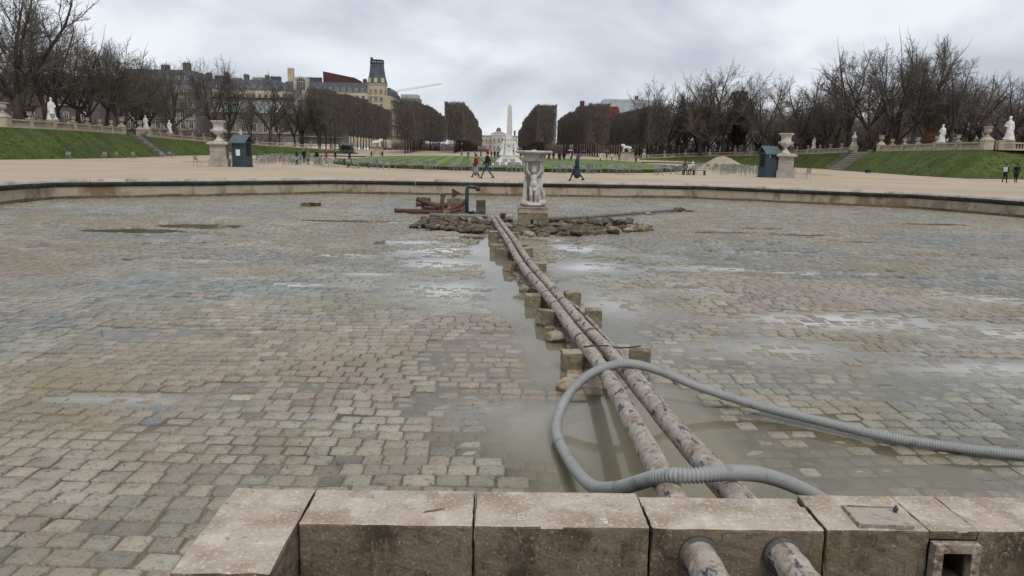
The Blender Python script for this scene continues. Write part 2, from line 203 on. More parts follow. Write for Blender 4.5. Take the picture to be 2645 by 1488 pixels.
# ------------------------------------------------------------------ helpers
def tag(o, label=None, cat=None, group=None, kind=None):
    if label: o['label'] = label
    if cat: o['category'] = cat
    if group: o['group'] = group
    if kind: o['kind'] = kind
    return o
def empty(name, loc=(0, 0, 0), rz=0.0, label=None, cat=None, group=None):
    o = bpy.data.objects.new(name, None); COL.objects.link(o); o.empty_display_size = 0.2
    o.location = loc; o.rotation_euler = (0, 0, rz)
    return tag(o, label, cat, group)
def obj(name, me, parent=None):
    o = bpy.data.objects.new(name, me); COL.objects.link(o)
    if parent is not None: o.parent = parent
    return o
class MB:
    def __init__(s): s.v = []; s.f = []; s.m = []
    def add(s, v, f, mi=0):
        b = len(s.v); s.v += [tuple(p) for p in v]; s.f += [tuple(i + b for i in q) for q in f]; s.m += [mi] * len(f); return s
    def box(s, c, d, rz=0.0, mi=0, rx=0.0, ry=0.0, taper=1.0):
        M = Euler((rx, ry, rz)).to_matrix(); x, y, z = d[0] / 2, d[1] / 2, d[2] / 2; vs = []
        for sz, k in ((-1, 1.0), (1, taper)):
            for sx, sy in ((-1, -1), (1, -1), (1, 1), (-1, 1)):
                vs.append(M @ Vector((sx * x * k, sy * y * k, sz * z)) + Vector(c))
        return s.add(vs, [(3, 2, 1, 0), (4, 5, 6, 7), (0, 1, 5, 4), (1, 2, 6, 5), (2, 3, 7, 6), (3, 0, 4, 7)], mi)
    def lathe(s, prof, n=16, c=(0, 0, 0), mi=0):
        vs = []; fs = []
        for r, z in prof:
            for i in range(n):
                a = 2 * math.pi * i / n; vs.append((c[0] + r * math.cos(a), c[1] + r * math.sin(a), c[2] + z))
        for k in range(len(prof) - 1):
            for i in range(n):
                j = (i + 1) % n; fs.append((k * n + i, k * n + j, k * n + n + j, k * n + n + i))
        fs.append(tuple(range(n))[::-1]); fs.append(tuple((len(prof) - 1) * n + i for i in range(n)))
        return s.add(vs, fs, mi)
    def tube(s, pts, rad, n=8, mi=0, cap=True):
        pts = [Vector(p) for p in pts]; k = len(pts)
        if not hasattr(rad, '__len__'): rad = [rad] * k
        vs = []; fs = []; u = None
        for i, p in enumerate(pts):
            t = (pts[min(i + 1, k - 1)] - pts[max(i - 1, 0)]).normalized()
            if u is None:
                u = t.cross(Vector((0, 0, 1)));
                if u.length < 1e-3: u = Vector((1, 0, 0))
            u = (u - t * u.dot(t)).normalized(); w = t.cross(u)
            for j in range(n):
                a = 2 * math.pi * j / n; vs.append(p + (u * math.cos(a) + w * math.sin(a)) * rad[i])
        for i in range(k - 1):
            for j in range(n):
                q = (j + 1) % n; fs.append((i * n + j, i * n + q, i * n + n + q, i * n + n + j))
        if cap: fs.append(tuple(range(n))[::-1]); fs.append(tuple((k - 1) * n + j for j in range(n)))
        return s.add(vs, fs, mi)
    def prism(s, poly, z0, z1, mi=0):
        n = len(poly); vs = [(x, y, z0) for x, y in poly] + [(x, y, z1) for x, y in poly]
        return s.add(vs, [tuple(range(n))[::-1], tuple(range(n, 2 * n))] + [(i, (i + 1) % n, n + (i + 1) % n, n + i) for i in range(n)], mi)
    def mesh(s, name, mats, smooth=False):
        me = bpy.data.meshes.new(name); me.from_pydata(s.v, [], s.f)
        for m in ([mats] if isinstance(mats, str) else mats): me.materials.append(MATS[m])
        me.polygons.foreach_set('material_index', s.m)
        if smooth: me.polygons.foreach_set('use_smooth', [True] * len(s.f))
        me.update(); return me
    def build(s, name, mats, parent=None, smooth=False): return obj(name, s.mesh(name, mats, smooth), parent)

def np_mesh(name, V, F, mats, smooth=False, attrs=None, matidx=None):
    """fast mesh from numpy arrays; F has constant row length"""
    me = bpy.data.meshes.new(name); k = F.shape[1]
    me.vertices.add(len(V)); me.vertices.foreach_set('co', V.astype(np.float32).ravel())
    me.loops.add(F.size); me.loops.foreach_set('vertex_index', F.astype(np.int32).ravel())
    me.polygons.add(len(F)); me.polygons.foreach_set('loop_start', np.arange(0, F.size, k, dtype=np.int32))
    for m in ([mats] if isinstance(mats, str) else mats): me.materials.append(MATS[m])
    if matidx is not None: me.polygons.foreach_set('material_index', matidx.astype(np.int32))
    me.polygons.foreach_set('use_smooth', np.full(len(F), smooth, dtype=bool))
    me.update(calc_edges=True)
    for nm, (typ, arr) in (attrs or {}).items():
        a = me.attributes.new(nm, typ, 'POINT')
        a.data.foreach_set('vector' if typ == 'FLOAT_VECTOR' else 'value', arr.astype(np.float32).ravel())
    return me

def _hash(ix, iy, s):
    h = (ix * 374761393 + iy * 668265263 + s * 982451653) & 0xffffffff
    h = ((h ^ (h >> 13)) * 1274126177) & 0xffffffff
    return ((h ^ (h >> 16)) & 0xffff) / 65535.0
def vnoise(x, y, s):
    ix = np.floor(x).astype(np.int64); iy = np.floor(y).astype(np.int64); fx = x - ix; fy = y - iy
    fx = fx * fx * (3 - 2 * fx); fy = fy * fy * (3 - 2 * fy)
    a = _hash(ix, iy, s); b = _hash(ix + 1, iy, s); c = _hash(ix, iy + 1, s); d = _hash(ix + 1, iy + 1, s)
    return (a * (1 - fx) + b * fx) * (1 - fy) + (c * (1 - fx) + d * fx) * fy
def fbm(x, y, s):
    return vnoise(x, y, s) * 0.5 + vnoise(x * 2.1, y * 2.1, s + 1) * 0.3 + vnoise(x * 4.3, y * 4.3, s + 2) * 0.2

def worn_block(name, size, mats, seed, bevel=0.012, cuts=5, jit=0.004, top_mat=0, side_mat=1, parent=None):
    """a dressed stone with worn edges; its origin is the middle of its underside"""
    bm = bmesh.new(); bmesh.ops.create_cube(bm, size=1.0)
    for v in bm.verts: v.co = Vector((v.co.x * size[0], v.co.y * size[1], (v.co.z + 0.5) * size[2]))
    bmesh.ops.bevel(bm, geom=bm.edges[:], offset=bevel, segments=2, affect='EDGES', profile=0.6)
    if cuts: bmesh.ops.subdivide_edges(bm, edges=[e for e in bm.edges if e.calc_length() > 3 * bevel], cuts=cuts, use_grid_fill=True)
    r = random.Random(seed)
    for v in bm.verts:
        v.co += Vector((r.uniform(-1, 1), r.uniform(-1, 1), r.uniform(-1, 1))) * jit
    bm.normal_update()
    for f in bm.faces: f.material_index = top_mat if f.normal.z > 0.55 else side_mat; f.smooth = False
    me = bpy.data.meshes.new(name); bm.to_mesh(me); bm.free()
    for m in mats: me.materials.append(MATS[m])
    return obj(name, me, parent)

def rock_mesh(name, seed, size, mats, mi=0, rough=0.22, sub=2):
    bm = bmesh.new(); bmesh.ops.create_icosphere(bm, subdivisions=sub, radius=0.5); r = random.Random(seed)
    ax = [Vector((r.uniform(-1, 1), r.uniform(-1, 1), r.uniform(-1, 1))).normalized() for _ in range(9)]; cut = [r.uniform(0.30, 0.46) for _ in ax]
    for v in bm.verts:
        for a, c in zip(ax, cut):
            d = v.co.dot(a)
            if d > c: v.co -= a * (d - c) * 0.92
        v.co += Vector((r.uniform(-1, 1), r.uniform(-1, 1), r.uniform(-1, 1))) * rough * 0.08
        v.co = Vector((v.co.x * size[0], v.co.y * size[1], v.co.z * size[2]))
    me = bpy.data.meshes.new(name); bm.to_mesh(me); bm.free()
    for m in mats: me.materials.append(MATS[m])
    return me

# organic shapes: tapered limbs and ellipsoids fused into one continuous surface
def organic(name, caps, mats, voxel=0.03, smooth=3):
    """caps: (p0, p1, r0, r1, mat) limbs or ('e', centre, (rx, ry, rz), mat) ellipsoids"""
    mb = MB(); N = 12
    for c in caps:
        if c[0] == 'e':
            ce, rr = Vector(c[1]), c[2]; vs = []; fs = []; K = 8
            for k in range(1, K):
                a = math.pi * k / K
                for i in range(N):
                    b = 2 * math.pi * i / N; vs.append((ce.x + rr[0] * math.sin(a) * math.cos(b), ce.y + rr[1] * math.sin(a) * math.sin(b), ce.z - rr[2] * math.cos(a)))
            for k in range(K - 2):
                for i in range(N): j = (i + 1) % N; fs.append((k * N + i, k * N + j, k * N + N + j, k * N + N + i))
            fs.append(tuple(range(N))[::-1]); fs.append(tuple((K - 2) * N + i for i in range(N))); mb.add(vs, fs)
        else:
            p, q = Vector(c[0]), Vector(c[1]); d = (q - p).normalized() if (q - p).length > 1e-6 else Vector((0, 0, 1)); r0, r1 = c[2], c[3]
            pts = [p - d * r0 * 0.95, p - d * r0 * 0.7, p, q, q + d * r1 * 0.7, q + d * r1 * 0.95]
            mb.tube(pts, [r0 * 0.25, r0 * 0.72, r0, r1, r1 * 0.72, r1 * 0.25], N)
    me = mb.mesh('tmp', mats); o = bpy.data.objects.new('tmp', me); COL.objects.link(o)
    md = o.modifiers.new('r', 'REMESH'); md.mode = 'VOXEL'; md.voxel_size = voxel
    if smooth: ms = o.modifiers.new('s', 'SMOOTH'); ms.factor = 0.5; ms.iterations = smooth
    dg = bpy.context.evaluated_depsgraph_get(); out = bpy.data.meshes.new_from_object(o.evaluated_get(dg)); out.name = name
    bpy.data.objects.remove(o); bpy.data.meshes.remove(me)
    n = len(out.polygons); cen = np.empty(n * 3, dtype=np.float32); out.polygons.foreach_get('center', cen); cen = cen.reshape(-1, 3)
    best = np.full(n, 1e9); mi = np.zeros(n, dtype=np.int32)
    for c in caps:
        if c[0] == 'e':
            q = (cen - np.array(c[1])) / np.array(c[2]); d = (np.linalg.norm(q, axis=1) - 1) * min(c[2]); m = c[3]
        else:
            a, b = np.array(c[0], float), np.array(c[1], float); ab = b - a; t = np.clip(((cen - a) @ ab) / max(ab @ ab, 1e-9), 0, 1)
            d = np.linalg.norm(cen - a - t[:, None] * ab, axis=1) - (c[2] + (c[3] - c[2]) * t); m = c[4]
        k = d < best; best[k] = d[k]; mi[k] = m
    out.materials.clear()
    for m in mats: out.materials.append(MATS[m])
    out.polygons.foreach_set('material_index', mi); out.polygons.foreach_set('use_smooth', np.ones(n, dtype=bool)); out.update()
    return out

def spline(pts, k=8):
    P = [Vector(p) for p in pts]; P = [P[0] * 2 - P[1]] + P + [P[-1] * 2 - P[-2]]; out = []
    for i in range(1, len(P) - 2):
        a, b, c, d = P[i - 1:i + 3]
        for j in range(k):
            t = j / k; out.append(0.5 * ((2 * b) + (c - a) * t + (2 * a - 5 * b + 4 * c - d) * t * t + (3 * b - a - 3 * c + d) * t ** 3))
    out.append(P[-2]); return out
ORD0 = ['first', 'second', 'third', 'fourth', 'fifth', 'sixth', 'seventh', 'eighth', 'ninth', 'tenth', 'eleventh', 'twelfth', 'thirteenth', 'fourteenth', 'fifteenth', 'sixteenth', 'seventeenth', 'eighteenth', 'nineteenth', 'twentieth', 'twenty-first', 'twenty-second', 'twenty-third', 'twenty-fourth', 'twenty-fifth']
ORD = ORD0[:20] + [t + '-' + ORD0[i] if i < 9 else n for t, n in (('twenty', 'thirtieth'), ('thirty', 'fortieth'), ('forty', 'fiftieth'), ('fifty', 'sixtieth')) for i in range(10)]

# ================================================================== THE BASIN
FZ = -0.80
POLY = [(-20.3, 16), (-20.3, 35.4), (-9.4, 44.6), (11.8, 47.0), (22.4, 41.0), (25.6, 33.0), (26.5, 16), (14, 2.3), (-10, 2.3)]
AXIS = 1.2
def inside(x, y, off=0.0):
    ok = np.ones(np.shape(x), dtype=bool); n = len(POLY)
    for i in range(n):
        (x0, y0), (x1, y1) = POLY[i], POLY[(i + 1) % n]; L = math.hypot(x1 - x0, y1 - y0)
        ok &= ((x - x0) * (y1 - y0) - (y - y0) * (x1 - x0)) / L > off
    return ok
def out_poly(d):
    n = len(POLY); res = []
    for i in range(n):
        p0, p1, p2 = (Vector(POLY[(i + k) % n]) for k in (-1, 0, 1))
        n1 = Vector((-(p1 - p0).y, (p1 - p0).x)).normalized(); n2 = Vector((-(p2 - p1).y, (p2 - p1).x)).normalized()
        b = (n1 + n2); b = b / (b.dot(n1)); res.append(p1 + b * d)
    return res
# wet places: (x, y, rx, ry, level of the cobble crowns there above the standing water)
PUD = [(-1.0, 14.0, 1.7, 2.6, 0.004), (-1.4, 18.6, 1.9, 2.6, 0.003), (-2.2, 21.2, 1.4, 0.9, 0.003), (2.2, 12.6, 1.5, 2.4, 0.003), (2.3, 17.2, 1.2, 1.6, 0.002), (2.3, 20.6, 1.2, 1.6, 0.003), (3.6, 9.6, 2.2, 1.3, 0.004), (5.6, 11.7, 2.3, 0.9, 0.002), (7.4, 11.0, 1.6, 0.8, 0.003), (6.4, 9.0, 2.2, 0.7, 0.004), (4.6, 8.2, 1.5, 0.8, 0.005), (9.2, 13.9, 1.6, 0.7, 0.003),
       (4.8, 17.2, 1.5, 0.7, 0.003), (8.0, 16.9, 2.0, 0.7, 0.003), (3.6, 14.2, 1.3, 0.6, 0.004), (3.8, 19.4, 1.2, 0.6, 0.003), (6.5, 22.5, 2.0, 0.6, 0.004), (12.5, 20.5, 2.2, 0.6, 0.004), (-0.2, 9.4, 0.9, 2.0, 0.006), (-0.2, 7.0, 1.1, 1.0, 0.004), (4.2, 5.3, 2.2, 0.9, 0.003), (2.8, 6.0, 1.2, 1.3, 0.001),
       (-3.6, 18.3, 0.9, 0.5, -0.001), (-3.9, 14.2, 0.9, 0.4, -0.001), (-2.6, 15.6, 0.8, 0.35, 0.001), (-3.6, 7.4, 1.5, 0.35, 0.005), (-2.2, 7.9, 1.0, 0.3, 0.005), (-4.6, 10.2, 1.3, 0.4, 0.006), (-5.5, 12.5, 1.5, 0.4, 0.006), (-7.0, 17.0, 1.8, 0.5, 0.005), (-8.5, 20.0, 2.0, 0.5, 0.005),
       (1.2, 5.2, 0.85, 2.2, -0.055), (0.85, 6.4, 0.75, 1.2, -0.030), (1.6, 7.2, 0.55, 1.5, -0.040), (2.3, 4.9, 0.9, 0.7, -0.014), (0.60, 9.4, 0.36, 2.0, -0.025), (0.35, 12.5, 0.36, 2.6, -0.022), (0.05, 16.5, 0.36, 2.8, -0.022), (-0.25, 20.5, 0.42, 2.3, -0.025), (1.85, 11.0, 0.38, 1.4, -0.014), (1.55, 14.4, 0.40, 1.4, -0.010), (1.65, 16.9, 0.5, 0.8, -0.014), (1.6, 22.6, 0.9, 0.5, -0.012), (-1.0, 22.8, 0.9, 0.45, -0.012),
       (-10.8, 22.9, 1.6, 0.75, -0.02), (-9.4, 24.6, 1.5, 0.8, -0.02), (-5.4, 27.4, 2.0, 0.5, -0.018), (-3.4, 27.2, 1.6, 0.35, -0.012), (6.5, 20.5, 0.95, 0.5, -0.02), (8.0, 20.6, 0.8, 0.28, -0.012), (7.8, 25.8, 1.6, 0.38, -0.014), (10.0, 25.4, 1.1, 0.4, -0.014), (17.7, 31.0, 1.9, 0.45, -0.016), (11.1, 23.6, 0.8, 0.3, -0.012), (9.5, 27.6, 1.0, 0.4, -0.014)]
def floor_h(x, y):
    """height of the cobble crowns above the standing water"""
    n1 = fbm(x * 0.9, y * 0.9, 9) - 0.5; n2 = fbm(x * 1.7 + 9, y * 1.7, 19) - 0.5
    h = 0.026 + (fbm(x * 0.22, y * 0.22, 5) - 0.5) * 0.024 + n1 * 0.016
    for px, py, rx, ry, t in PUD:
        q = ((x - px) / rx) ** 2 + ((y - py) / ry) ** 2 + n1 * 1.1 + n2 * 0.6
        g = np.clip((1.6 - q) / 1.4, 0, 1); g = g * g * (3 - 2 * g)
        h = h * (1 - g) + np.minimum(h, (t - 0.004 if t >= 0 else t) + n2 * 0.012) * g
    return h
SILT_SHEEN = [(-0.9, 13.6, 1.3, 1.6, 0.9), (-1.1, 17.0, 1.4, 1.2, 0.9), (-1.5, 19.6, 1.6, 1.1, 1.0), (-2.3, 21.3, 1.2, 0.6, 0.8), (2.0, 12.8, 1.0, 1.6, 0.8), (2.1, 17.1, 1.0, 1.0, 1.0), (2.2, 20.6, 1.0, 1.2, 0.9), (1.8, 22.8, 1.0, 0.5, 1.0), (5.6, 11.7, 2.3, 0.7, 0.9), (7.4, 11.0, 1.6, 0.6, 0.8), (6.4, 9.0, 2.2, 0.6, 0.7), (3.6, 9.8, 1.8, 0.9, 0.6), (-3.6, 18.3, 0.9, 0.4, 1.0), (-3.9, 14.2, 0.9, 0.35, 1.0), (-2.6, 15.6, 0.8, 0.3, 0.8),
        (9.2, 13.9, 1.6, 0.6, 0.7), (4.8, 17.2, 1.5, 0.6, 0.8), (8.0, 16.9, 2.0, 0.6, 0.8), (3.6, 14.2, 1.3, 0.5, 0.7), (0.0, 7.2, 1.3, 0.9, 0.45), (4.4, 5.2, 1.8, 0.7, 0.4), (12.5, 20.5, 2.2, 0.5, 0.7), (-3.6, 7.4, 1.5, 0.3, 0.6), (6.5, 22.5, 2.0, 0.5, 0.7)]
def silt_sheen(x, y):  # spots of water whitened to imitate sky reflection, besides their pale silt
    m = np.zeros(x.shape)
    for px, py, rx, ry, t in SILT_SHEEN: m = np.maximum(m, t * np.exp(-((x - px) / rx) ** 2 - ((y - py) / ry) ** 2))
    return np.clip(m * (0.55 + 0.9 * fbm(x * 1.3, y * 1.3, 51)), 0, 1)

# ground: one sheet to the horizon with the basin cut out of it
bm = bmesh.new(); outer = []
for p in ((-3500, -600), (3500, -600), (3500, 6500), (-3500, 6500)): outer.append(bm.verts.new((*p, 0)))
inn = [bm.verts.new((p.x, p.y, 0)) for p in out_poly(0.36)]
eds = [bm.edges.new((l[i], l[(i + 1) % len(l)])) for l in (outer, inn) for i in range(len(l))]
bmesh.ops.triangle_fill(bm, edges=eds, use_beauty=True)
for f in bm.faces:
    if f.normal.z < 0: f.normal_flip()
me = bpy.data.meshes.new('ground'); bm.to_mesh(me); bm.free(); me.materials.append(MATS['gravel'])
tag(obj('ground', me), kind='structure')

# basin wall: rendered face, brown tide band and rounded coping stones laid one by one
basin = empty('basin_wall', (0, 0, 0), 0, 'low stone wall with dark rounded coping round the drained basin', 'basin wall')
prof_low = [(0.0, FZ - 0.1), (0.0, FZ + 0.10), ]
for i in range(len(POLY)):
    p0, p1 = Vector(POLY[i]), Vector(POLY[(i + 1) % len(POLY)]); L = (p1 - p0).length; u = (p1 - p0) / L; nout = Vector((-u.y, u.x))
    if max(p0.y, p1.y) < 3: continue
    nseg = max(2, int(L / 0.5)); mb = MB(); mb2 = MB()
    vs = []; vt = []
    for k in range(nseg + 1):
        p = p0 + u * (L * k / nseg); w = 0.11 + 0.07 * vnoise(np.array([p.x * 0.8 + 3.1]), np.array([p.y * 0.8]), 4)[0]
        for z, off in ((FZ - 0.15, -0.02), (FZ + w, -0.012)): vt.append((p.x - nout.x * 0.012 * (off < 0), p.y - nout.y * 0.012, z))
        for z in (FZ + w - 0.03, -0.22): vs.append((p.x + nout.x * 0.0, p.y, z))
    fq = [(2 * k, 2 * k + 2, 2 * k + 3, 2 * k + 1) for k in range(nseg)]
    mb.add(vs, fq, 0); mb2.add(vt, fq, 0)
    mb.build('wall_face', 'basin_render', basin); mb2.build('tide_band', 'waterline', basin)
    op = out_poly(0)
    nst = max(1, round(L / 1.55)); cl = L / nst
    for k in range(nst):
        a = 0.006; b = cl - 0.006; jz = rnd.uniform(-0.008, 0.008); jn = rnd.uniform(-0.01, 0.01)
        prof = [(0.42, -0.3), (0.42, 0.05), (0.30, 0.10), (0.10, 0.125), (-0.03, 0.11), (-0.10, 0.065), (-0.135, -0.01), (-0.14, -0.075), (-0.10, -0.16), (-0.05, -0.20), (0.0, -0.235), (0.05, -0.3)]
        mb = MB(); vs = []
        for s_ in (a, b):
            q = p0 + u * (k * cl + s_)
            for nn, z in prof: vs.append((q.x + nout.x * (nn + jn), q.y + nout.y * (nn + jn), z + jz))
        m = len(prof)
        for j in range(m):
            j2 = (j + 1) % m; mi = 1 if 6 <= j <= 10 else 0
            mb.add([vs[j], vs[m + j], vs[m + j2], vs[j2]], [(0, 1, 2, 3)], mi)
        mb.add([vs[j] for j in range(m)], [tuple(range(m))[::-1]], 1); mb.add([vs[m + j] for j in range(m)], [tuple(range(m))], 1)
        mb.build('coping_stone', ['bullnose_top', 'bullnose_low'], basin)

# paved floor: silt bed, cobbles, standing water
floor_root = empty('basin_floor', (0, 0, 0)); tag(floor_root, kind='structure', label='worn cobbled floor of the drained basin, wet and silted')
def grid_mesh(name, fn, mat, step, attrs=None):
    xs = np.arange(-21.0, 27.01, step); ys = np.arange(2.2, 47.6, step); X, Y = np.meshgrid(xs, ys); nx, ny = len(xs), len(ys)
    Z, at = fn(X, Y); V = np.stack([X, Y, Z], -1).reshape(-1, 3)
    i = np.arange(nx * ny).reshape(ny, nx); F = np.stack([i[:-1, :-1], i[:-1, 1:], i[1:, 1:], i[1:, :-1]], -1).reshape(-1, 4)
    cx = V[F].mean(1); keep = inside(cx[:, 0], cx[:, 1], -0.25); pit = (cx[:, 1] < 3.6) & (cx[:, 0] > -1.2) & (cx[:, 0] < 6.5); F = F[keep & ~pit]
    return np_mesh(name, V, F, mat, True, {k: ('FLOAT', v.ravel()) for k, v in at.items()})
obj('silt_bed', grid_mesh('silt_bed', lambda X, Y: (FZ + floor_h(X, Y) - 0.017 + 0.034 * np.clip(fbm(X * 0.5 + 40, Y * 0.5, 31) - 0.53, -0.02, 0.35) + 0.014 * np.exp(-((X - 3.0) / 1.6) ** 2 - ((Y - 6.2) / 1.8) ** 2), {}), 'silt', 0.25), floor_root)
wm = grid_mesh('standing_water', lambda X, Y: (np.full(X.shape, FZ), {'depth': np.clip(-floor_h(X, Y) + 0.006, 0, 1), 'silt_sheen': silt_sheen(X, Y)}), 'puddle_water', 0.2)
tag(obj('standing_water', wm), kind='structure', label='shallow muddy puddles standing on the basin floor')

PITCH_X, PITCH_Y = 0.23, 0.198
rows = np.arange(2.45, 47.4, PITCH_Y); cx = []; cy = []; rr = []; wid = []
for k, y in enumerate(rows):
    w = NPR.uniform(0.175, 0.275, 260) * (0.92 + 0.16 * NPR.rand()); e = -21 - 0.2 * NPR.rand() + np.cumsum(w); xs = e - w / 2; ok = e < 27
    cx.append(xs[ok]); cy.append(np.full(ok.sum(), y)); rr.append(np.full(ok.sum(), k)); wid.append(w[ok])
wid = np.concatenate(wid)
cx = np.concatenate(cx); cy = np.concatenate(cy); rr = np.concatenate(rr)
wy = (fbm(cx * 0.11, cy * 0.11, 21) - 0.5) * 0.9 + (fbm(cx * 0.5, cy * 0.5, 61) - 0.5) * 0.12
cy = cy + wy + NPR.uniform(-0.007, 0.007, cx.shape); cx = cx + (fbm(cx * 0.09, cy * 0.16, 23) - 0.5) * 0.9
keep = inside(cx, cy, 0.02) & ~((cy < 3.80) & (cx > -1.40) & (cx < 6.6)) & (np.abs(cx) < 0.78 * cy + 5.0)
keep &= ~((np.abs(cx - AXIS) < 0.55) & (np.abs(cy - 26.9) < 0.55))
cx, cy, wid = cx[keep], cy[keep], wid[keep]; NC = len(cx)
hx = wid / 2 - NPR.uniform(-0.001, 0.003, NC); hy = PITCH_Y / 2 - NPR.uniform(0.001, 0.009, NC); rot = NPR.normal(0, 0.03, NC); hh = floor_h(cx, cy) + NPR.normal(0, 0.0042, NC)
tn = np.clip((fbm(cx * 0.28, cy * 0.28, 77) - 0.5) * 4.6 + NPR.normal(0, 0.28, NC), -1.4, 1.6)
pal = 1.16 * np.array([(0.146, 0.164, 0.162), (0.178, 0.186, 0.166), (0.212, 0.200, 0.158), (0.225, 0.190, 0.150), (0.205, 0.168, 0.148)])
ti = np.clip((tn + 1.4) / 3.0 * 4, 0, 3.999); i0 = ti.astype(int); tint = pal[i0] * (1 - (ti - i0))[:, None] + pal[i0 + 1] * (ti - i0)[:, None]
tint *= np.array([1.05, 1.0, 0.92]); tint *= np.clip(NPR.normal(1.0, 0.19, NC), 0.55, 1.55)[:, None]
sp = NPR.rand(NC); tint[sp < 0.012] = (0.30, 0.265, 0.19); tint[(sp > 0.012) & (sp < 0.022)] = (0.30, 0.235, 0.19); tint[(sp > 0.022) & (sp < 0.035)] = (0.165, 0.175, 0.18)
def cobbles(idx, fine):
    n = len(idx); c, s = np.cos(rot[idx]), np.sin(rot[idx])
    if fine:   # chamfered outline, sloping shoulder, domed crown
        q = 0.83; o = np.array([(-1, -q), (-q, -1), (q, -1), (1, -q), (1, q), (q, 1), (-q, 1), (-1, q)]); K = 8
        rings = [(1.0, -0.06, 0.09), (0.985, -0.009, 0.085), (0.86, 0.0, 0.09)]
    else:
        o = np.array([(-1, -1), (1, -1), (1, 1), (-1, 1)]); K = 4; rings = [(1.0, -0.045, 0.06), (0.86, 0.0, 0.10)]
    P = []
    for sc_, z, jt in rings:
        jx = 1 + NPR.uniform(-jt, jt * 0.4, (n, K)); jy = 1 + NPR.uniform(-jt, jt * 0.4, (n, K))
        lx = o[None, :, 0] * hx[idx][:, None] * sc_ * jx; ly = o[None, :, 1] * hy[idx][:, None] * sc_ * jy
        x = cx[idx][:, None] + lx * c[:, None] - ly * s[:, None]; y = cy[idx][:, None] + lx * s[:, None] + ly * c[:, None]
        zz = FZ + hh[idx][:, None] + z + (NPR.uniform(-0.0025, 0.0025, (n, K)) if z > -0.02 else 0)
        P.append(np.stack([x, y, zz + 0 * x], -1))
    if fine: P.append(np.stack([cx[idx], cy[idx], FZ + hh[idx] + 0.0035], -1)[:, None, :])
    V = np.concatenate(P, 1); m = V.shape[1]; F = []
    for r_ in range(len(rings) - 1):
        for k in range(K): F.append((r_ * K + k, r_ * K + (k + 1) % K, (r_ + 1) * K + (k + 1) % K, (r_ + 1) * K + k))
    if fine:
        t0 = (len(rings) - 1) * K; ce = t0 + K
        for k in range(0, K, 2): F.append((t0 + k, t0 + k + 1, t0 + (k + 2) % K, ce))
    else: F.append((4, 5, 6, 7))
    F = np.array(F); FF = (F[None] + (np.arange(n) * m)[:, None, None]).reshape(-1, 4)
    T = np.repeat(tint[idx], m, 0)
    return V.reshape(-1, 3), FF, T, m, F
dd = np.hypot(cx, cy); vis = np.abs(cx - 0.02 * cy) < 0.66 * cy + 0.1
order = np.argsort(np.where(vis & (cy > 3.9), dd, 1e6)); single = order[:300]
V, FF, T, m, F = cobbles(single, True)
for k in range(300):
    c0 = np.array([cx[single[k]], cy[single[k]], FZ]); me = np_mesh('cobble', V[k * m:(k + 1) * m] - c0, F, 'cobble', True, {'tint': ('FLOAT_VECTOR', T[k * m:(k + 1) * m])})
    obj('cobble', me, floor_root).location = c0
rest = np.ones(NC, dtype=bool); rest[single] = False
near = np.where(rest & (dd < 17))[0]; far = np.where(rest & (dd >= 17))[0]
V1, F1, T1, _, _ = cobbles(near, True); V2, F2, T2, _, _ = cobbles(far, False)
me = np_mesh('cobbles', np.concatenate([V1, V2]), np.concatenate([F1, F2 + len(V1)]), 'cobble', True, {'tint': ('FLOAT_VECTOR', np.concatenate([T1, T2]))})
tag(obj('cobble_field', me, floor_root), kind='stuff')

# grit and dead leaves scattered on the dry corner of the floor
bmv = []; bmf = []; N = 2600
gx = NPR.uniform(-4.6, 2.0, N) ; gy = 2.9 + NPR.rand(N) ** 1.5 * 7.0
for x, y in zip(gx, gy):
    if (y < 3.75 and x > -1.4): continue
    r_ = 0.0025 + 0.008 * rnd.random() ** 3; z = FZ + float(floor_h(np.array([x]), np.array([y]))[0]) + 0.002; b = len(bmv); a = rnd.random() * 3
    for k in range(3): bmv.append((x + r_ * math.cos(a + k * 2.1), y + r_ * math.sin(a + k * 2.1), z))
    bmv.append((x, y, z + r_ * 1.1)); bmf += [(b, b + 1, b + 3), (b + 1, b + 2, b + 3), (b + 2, b, b + 3)]
me = bpy.data.meshes.new('grit'); me.from_pydata(bmv, [], bmf)
for mm in ('soil', 'rubble_pale'): me.materials.append(MATS[mm])
me.polygons.foreach_set('material_index', [(0 if (i // 3) % 3 else 1) for i in range(len(bmf))])
tag(obj('grit', me), 'dark and pale grit strewn over the near cobbles', 'grit', kind='stuff')

# ------------------------------------------------------------------ near outlet chamber of big stone blocks
chamber = empty('outlet_chamber', (0.3, 3.5, FZ), 0, 'weathered stone block wall of the outlet pit in the foreground', 'stone wall')
def cpart(o, loc):
    o.parent = chamber; o.matrix_parent_inverse = chamber.matrix_basis.inverted(); o.location = loc; return o
CT, CF = 'coping_top', 'coping_face'
xs = [(-0.895, -0.095), (-0.085, 0.730), (1.562, 3.02), (3.032, 4.4)]
for k, (a, b) in enumerate(xs):
    if k == 2: continue
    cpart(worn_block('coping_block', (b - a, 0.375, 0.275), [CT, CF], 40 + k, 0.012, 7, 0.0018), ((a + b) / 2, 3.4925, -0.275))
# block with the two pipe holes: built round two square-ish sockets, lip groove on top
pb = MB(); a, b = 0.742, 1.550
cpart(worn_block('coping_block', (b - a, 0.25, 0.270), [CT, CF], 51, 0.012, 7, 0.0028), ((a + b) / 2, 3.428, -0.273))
cpart(worn_block('coping_back', (b - a, 0.118, 0.255), [CT, CF], 52, 0.008, 5, 0.0025), ((a + b) / 2, 3.618, -0.275))
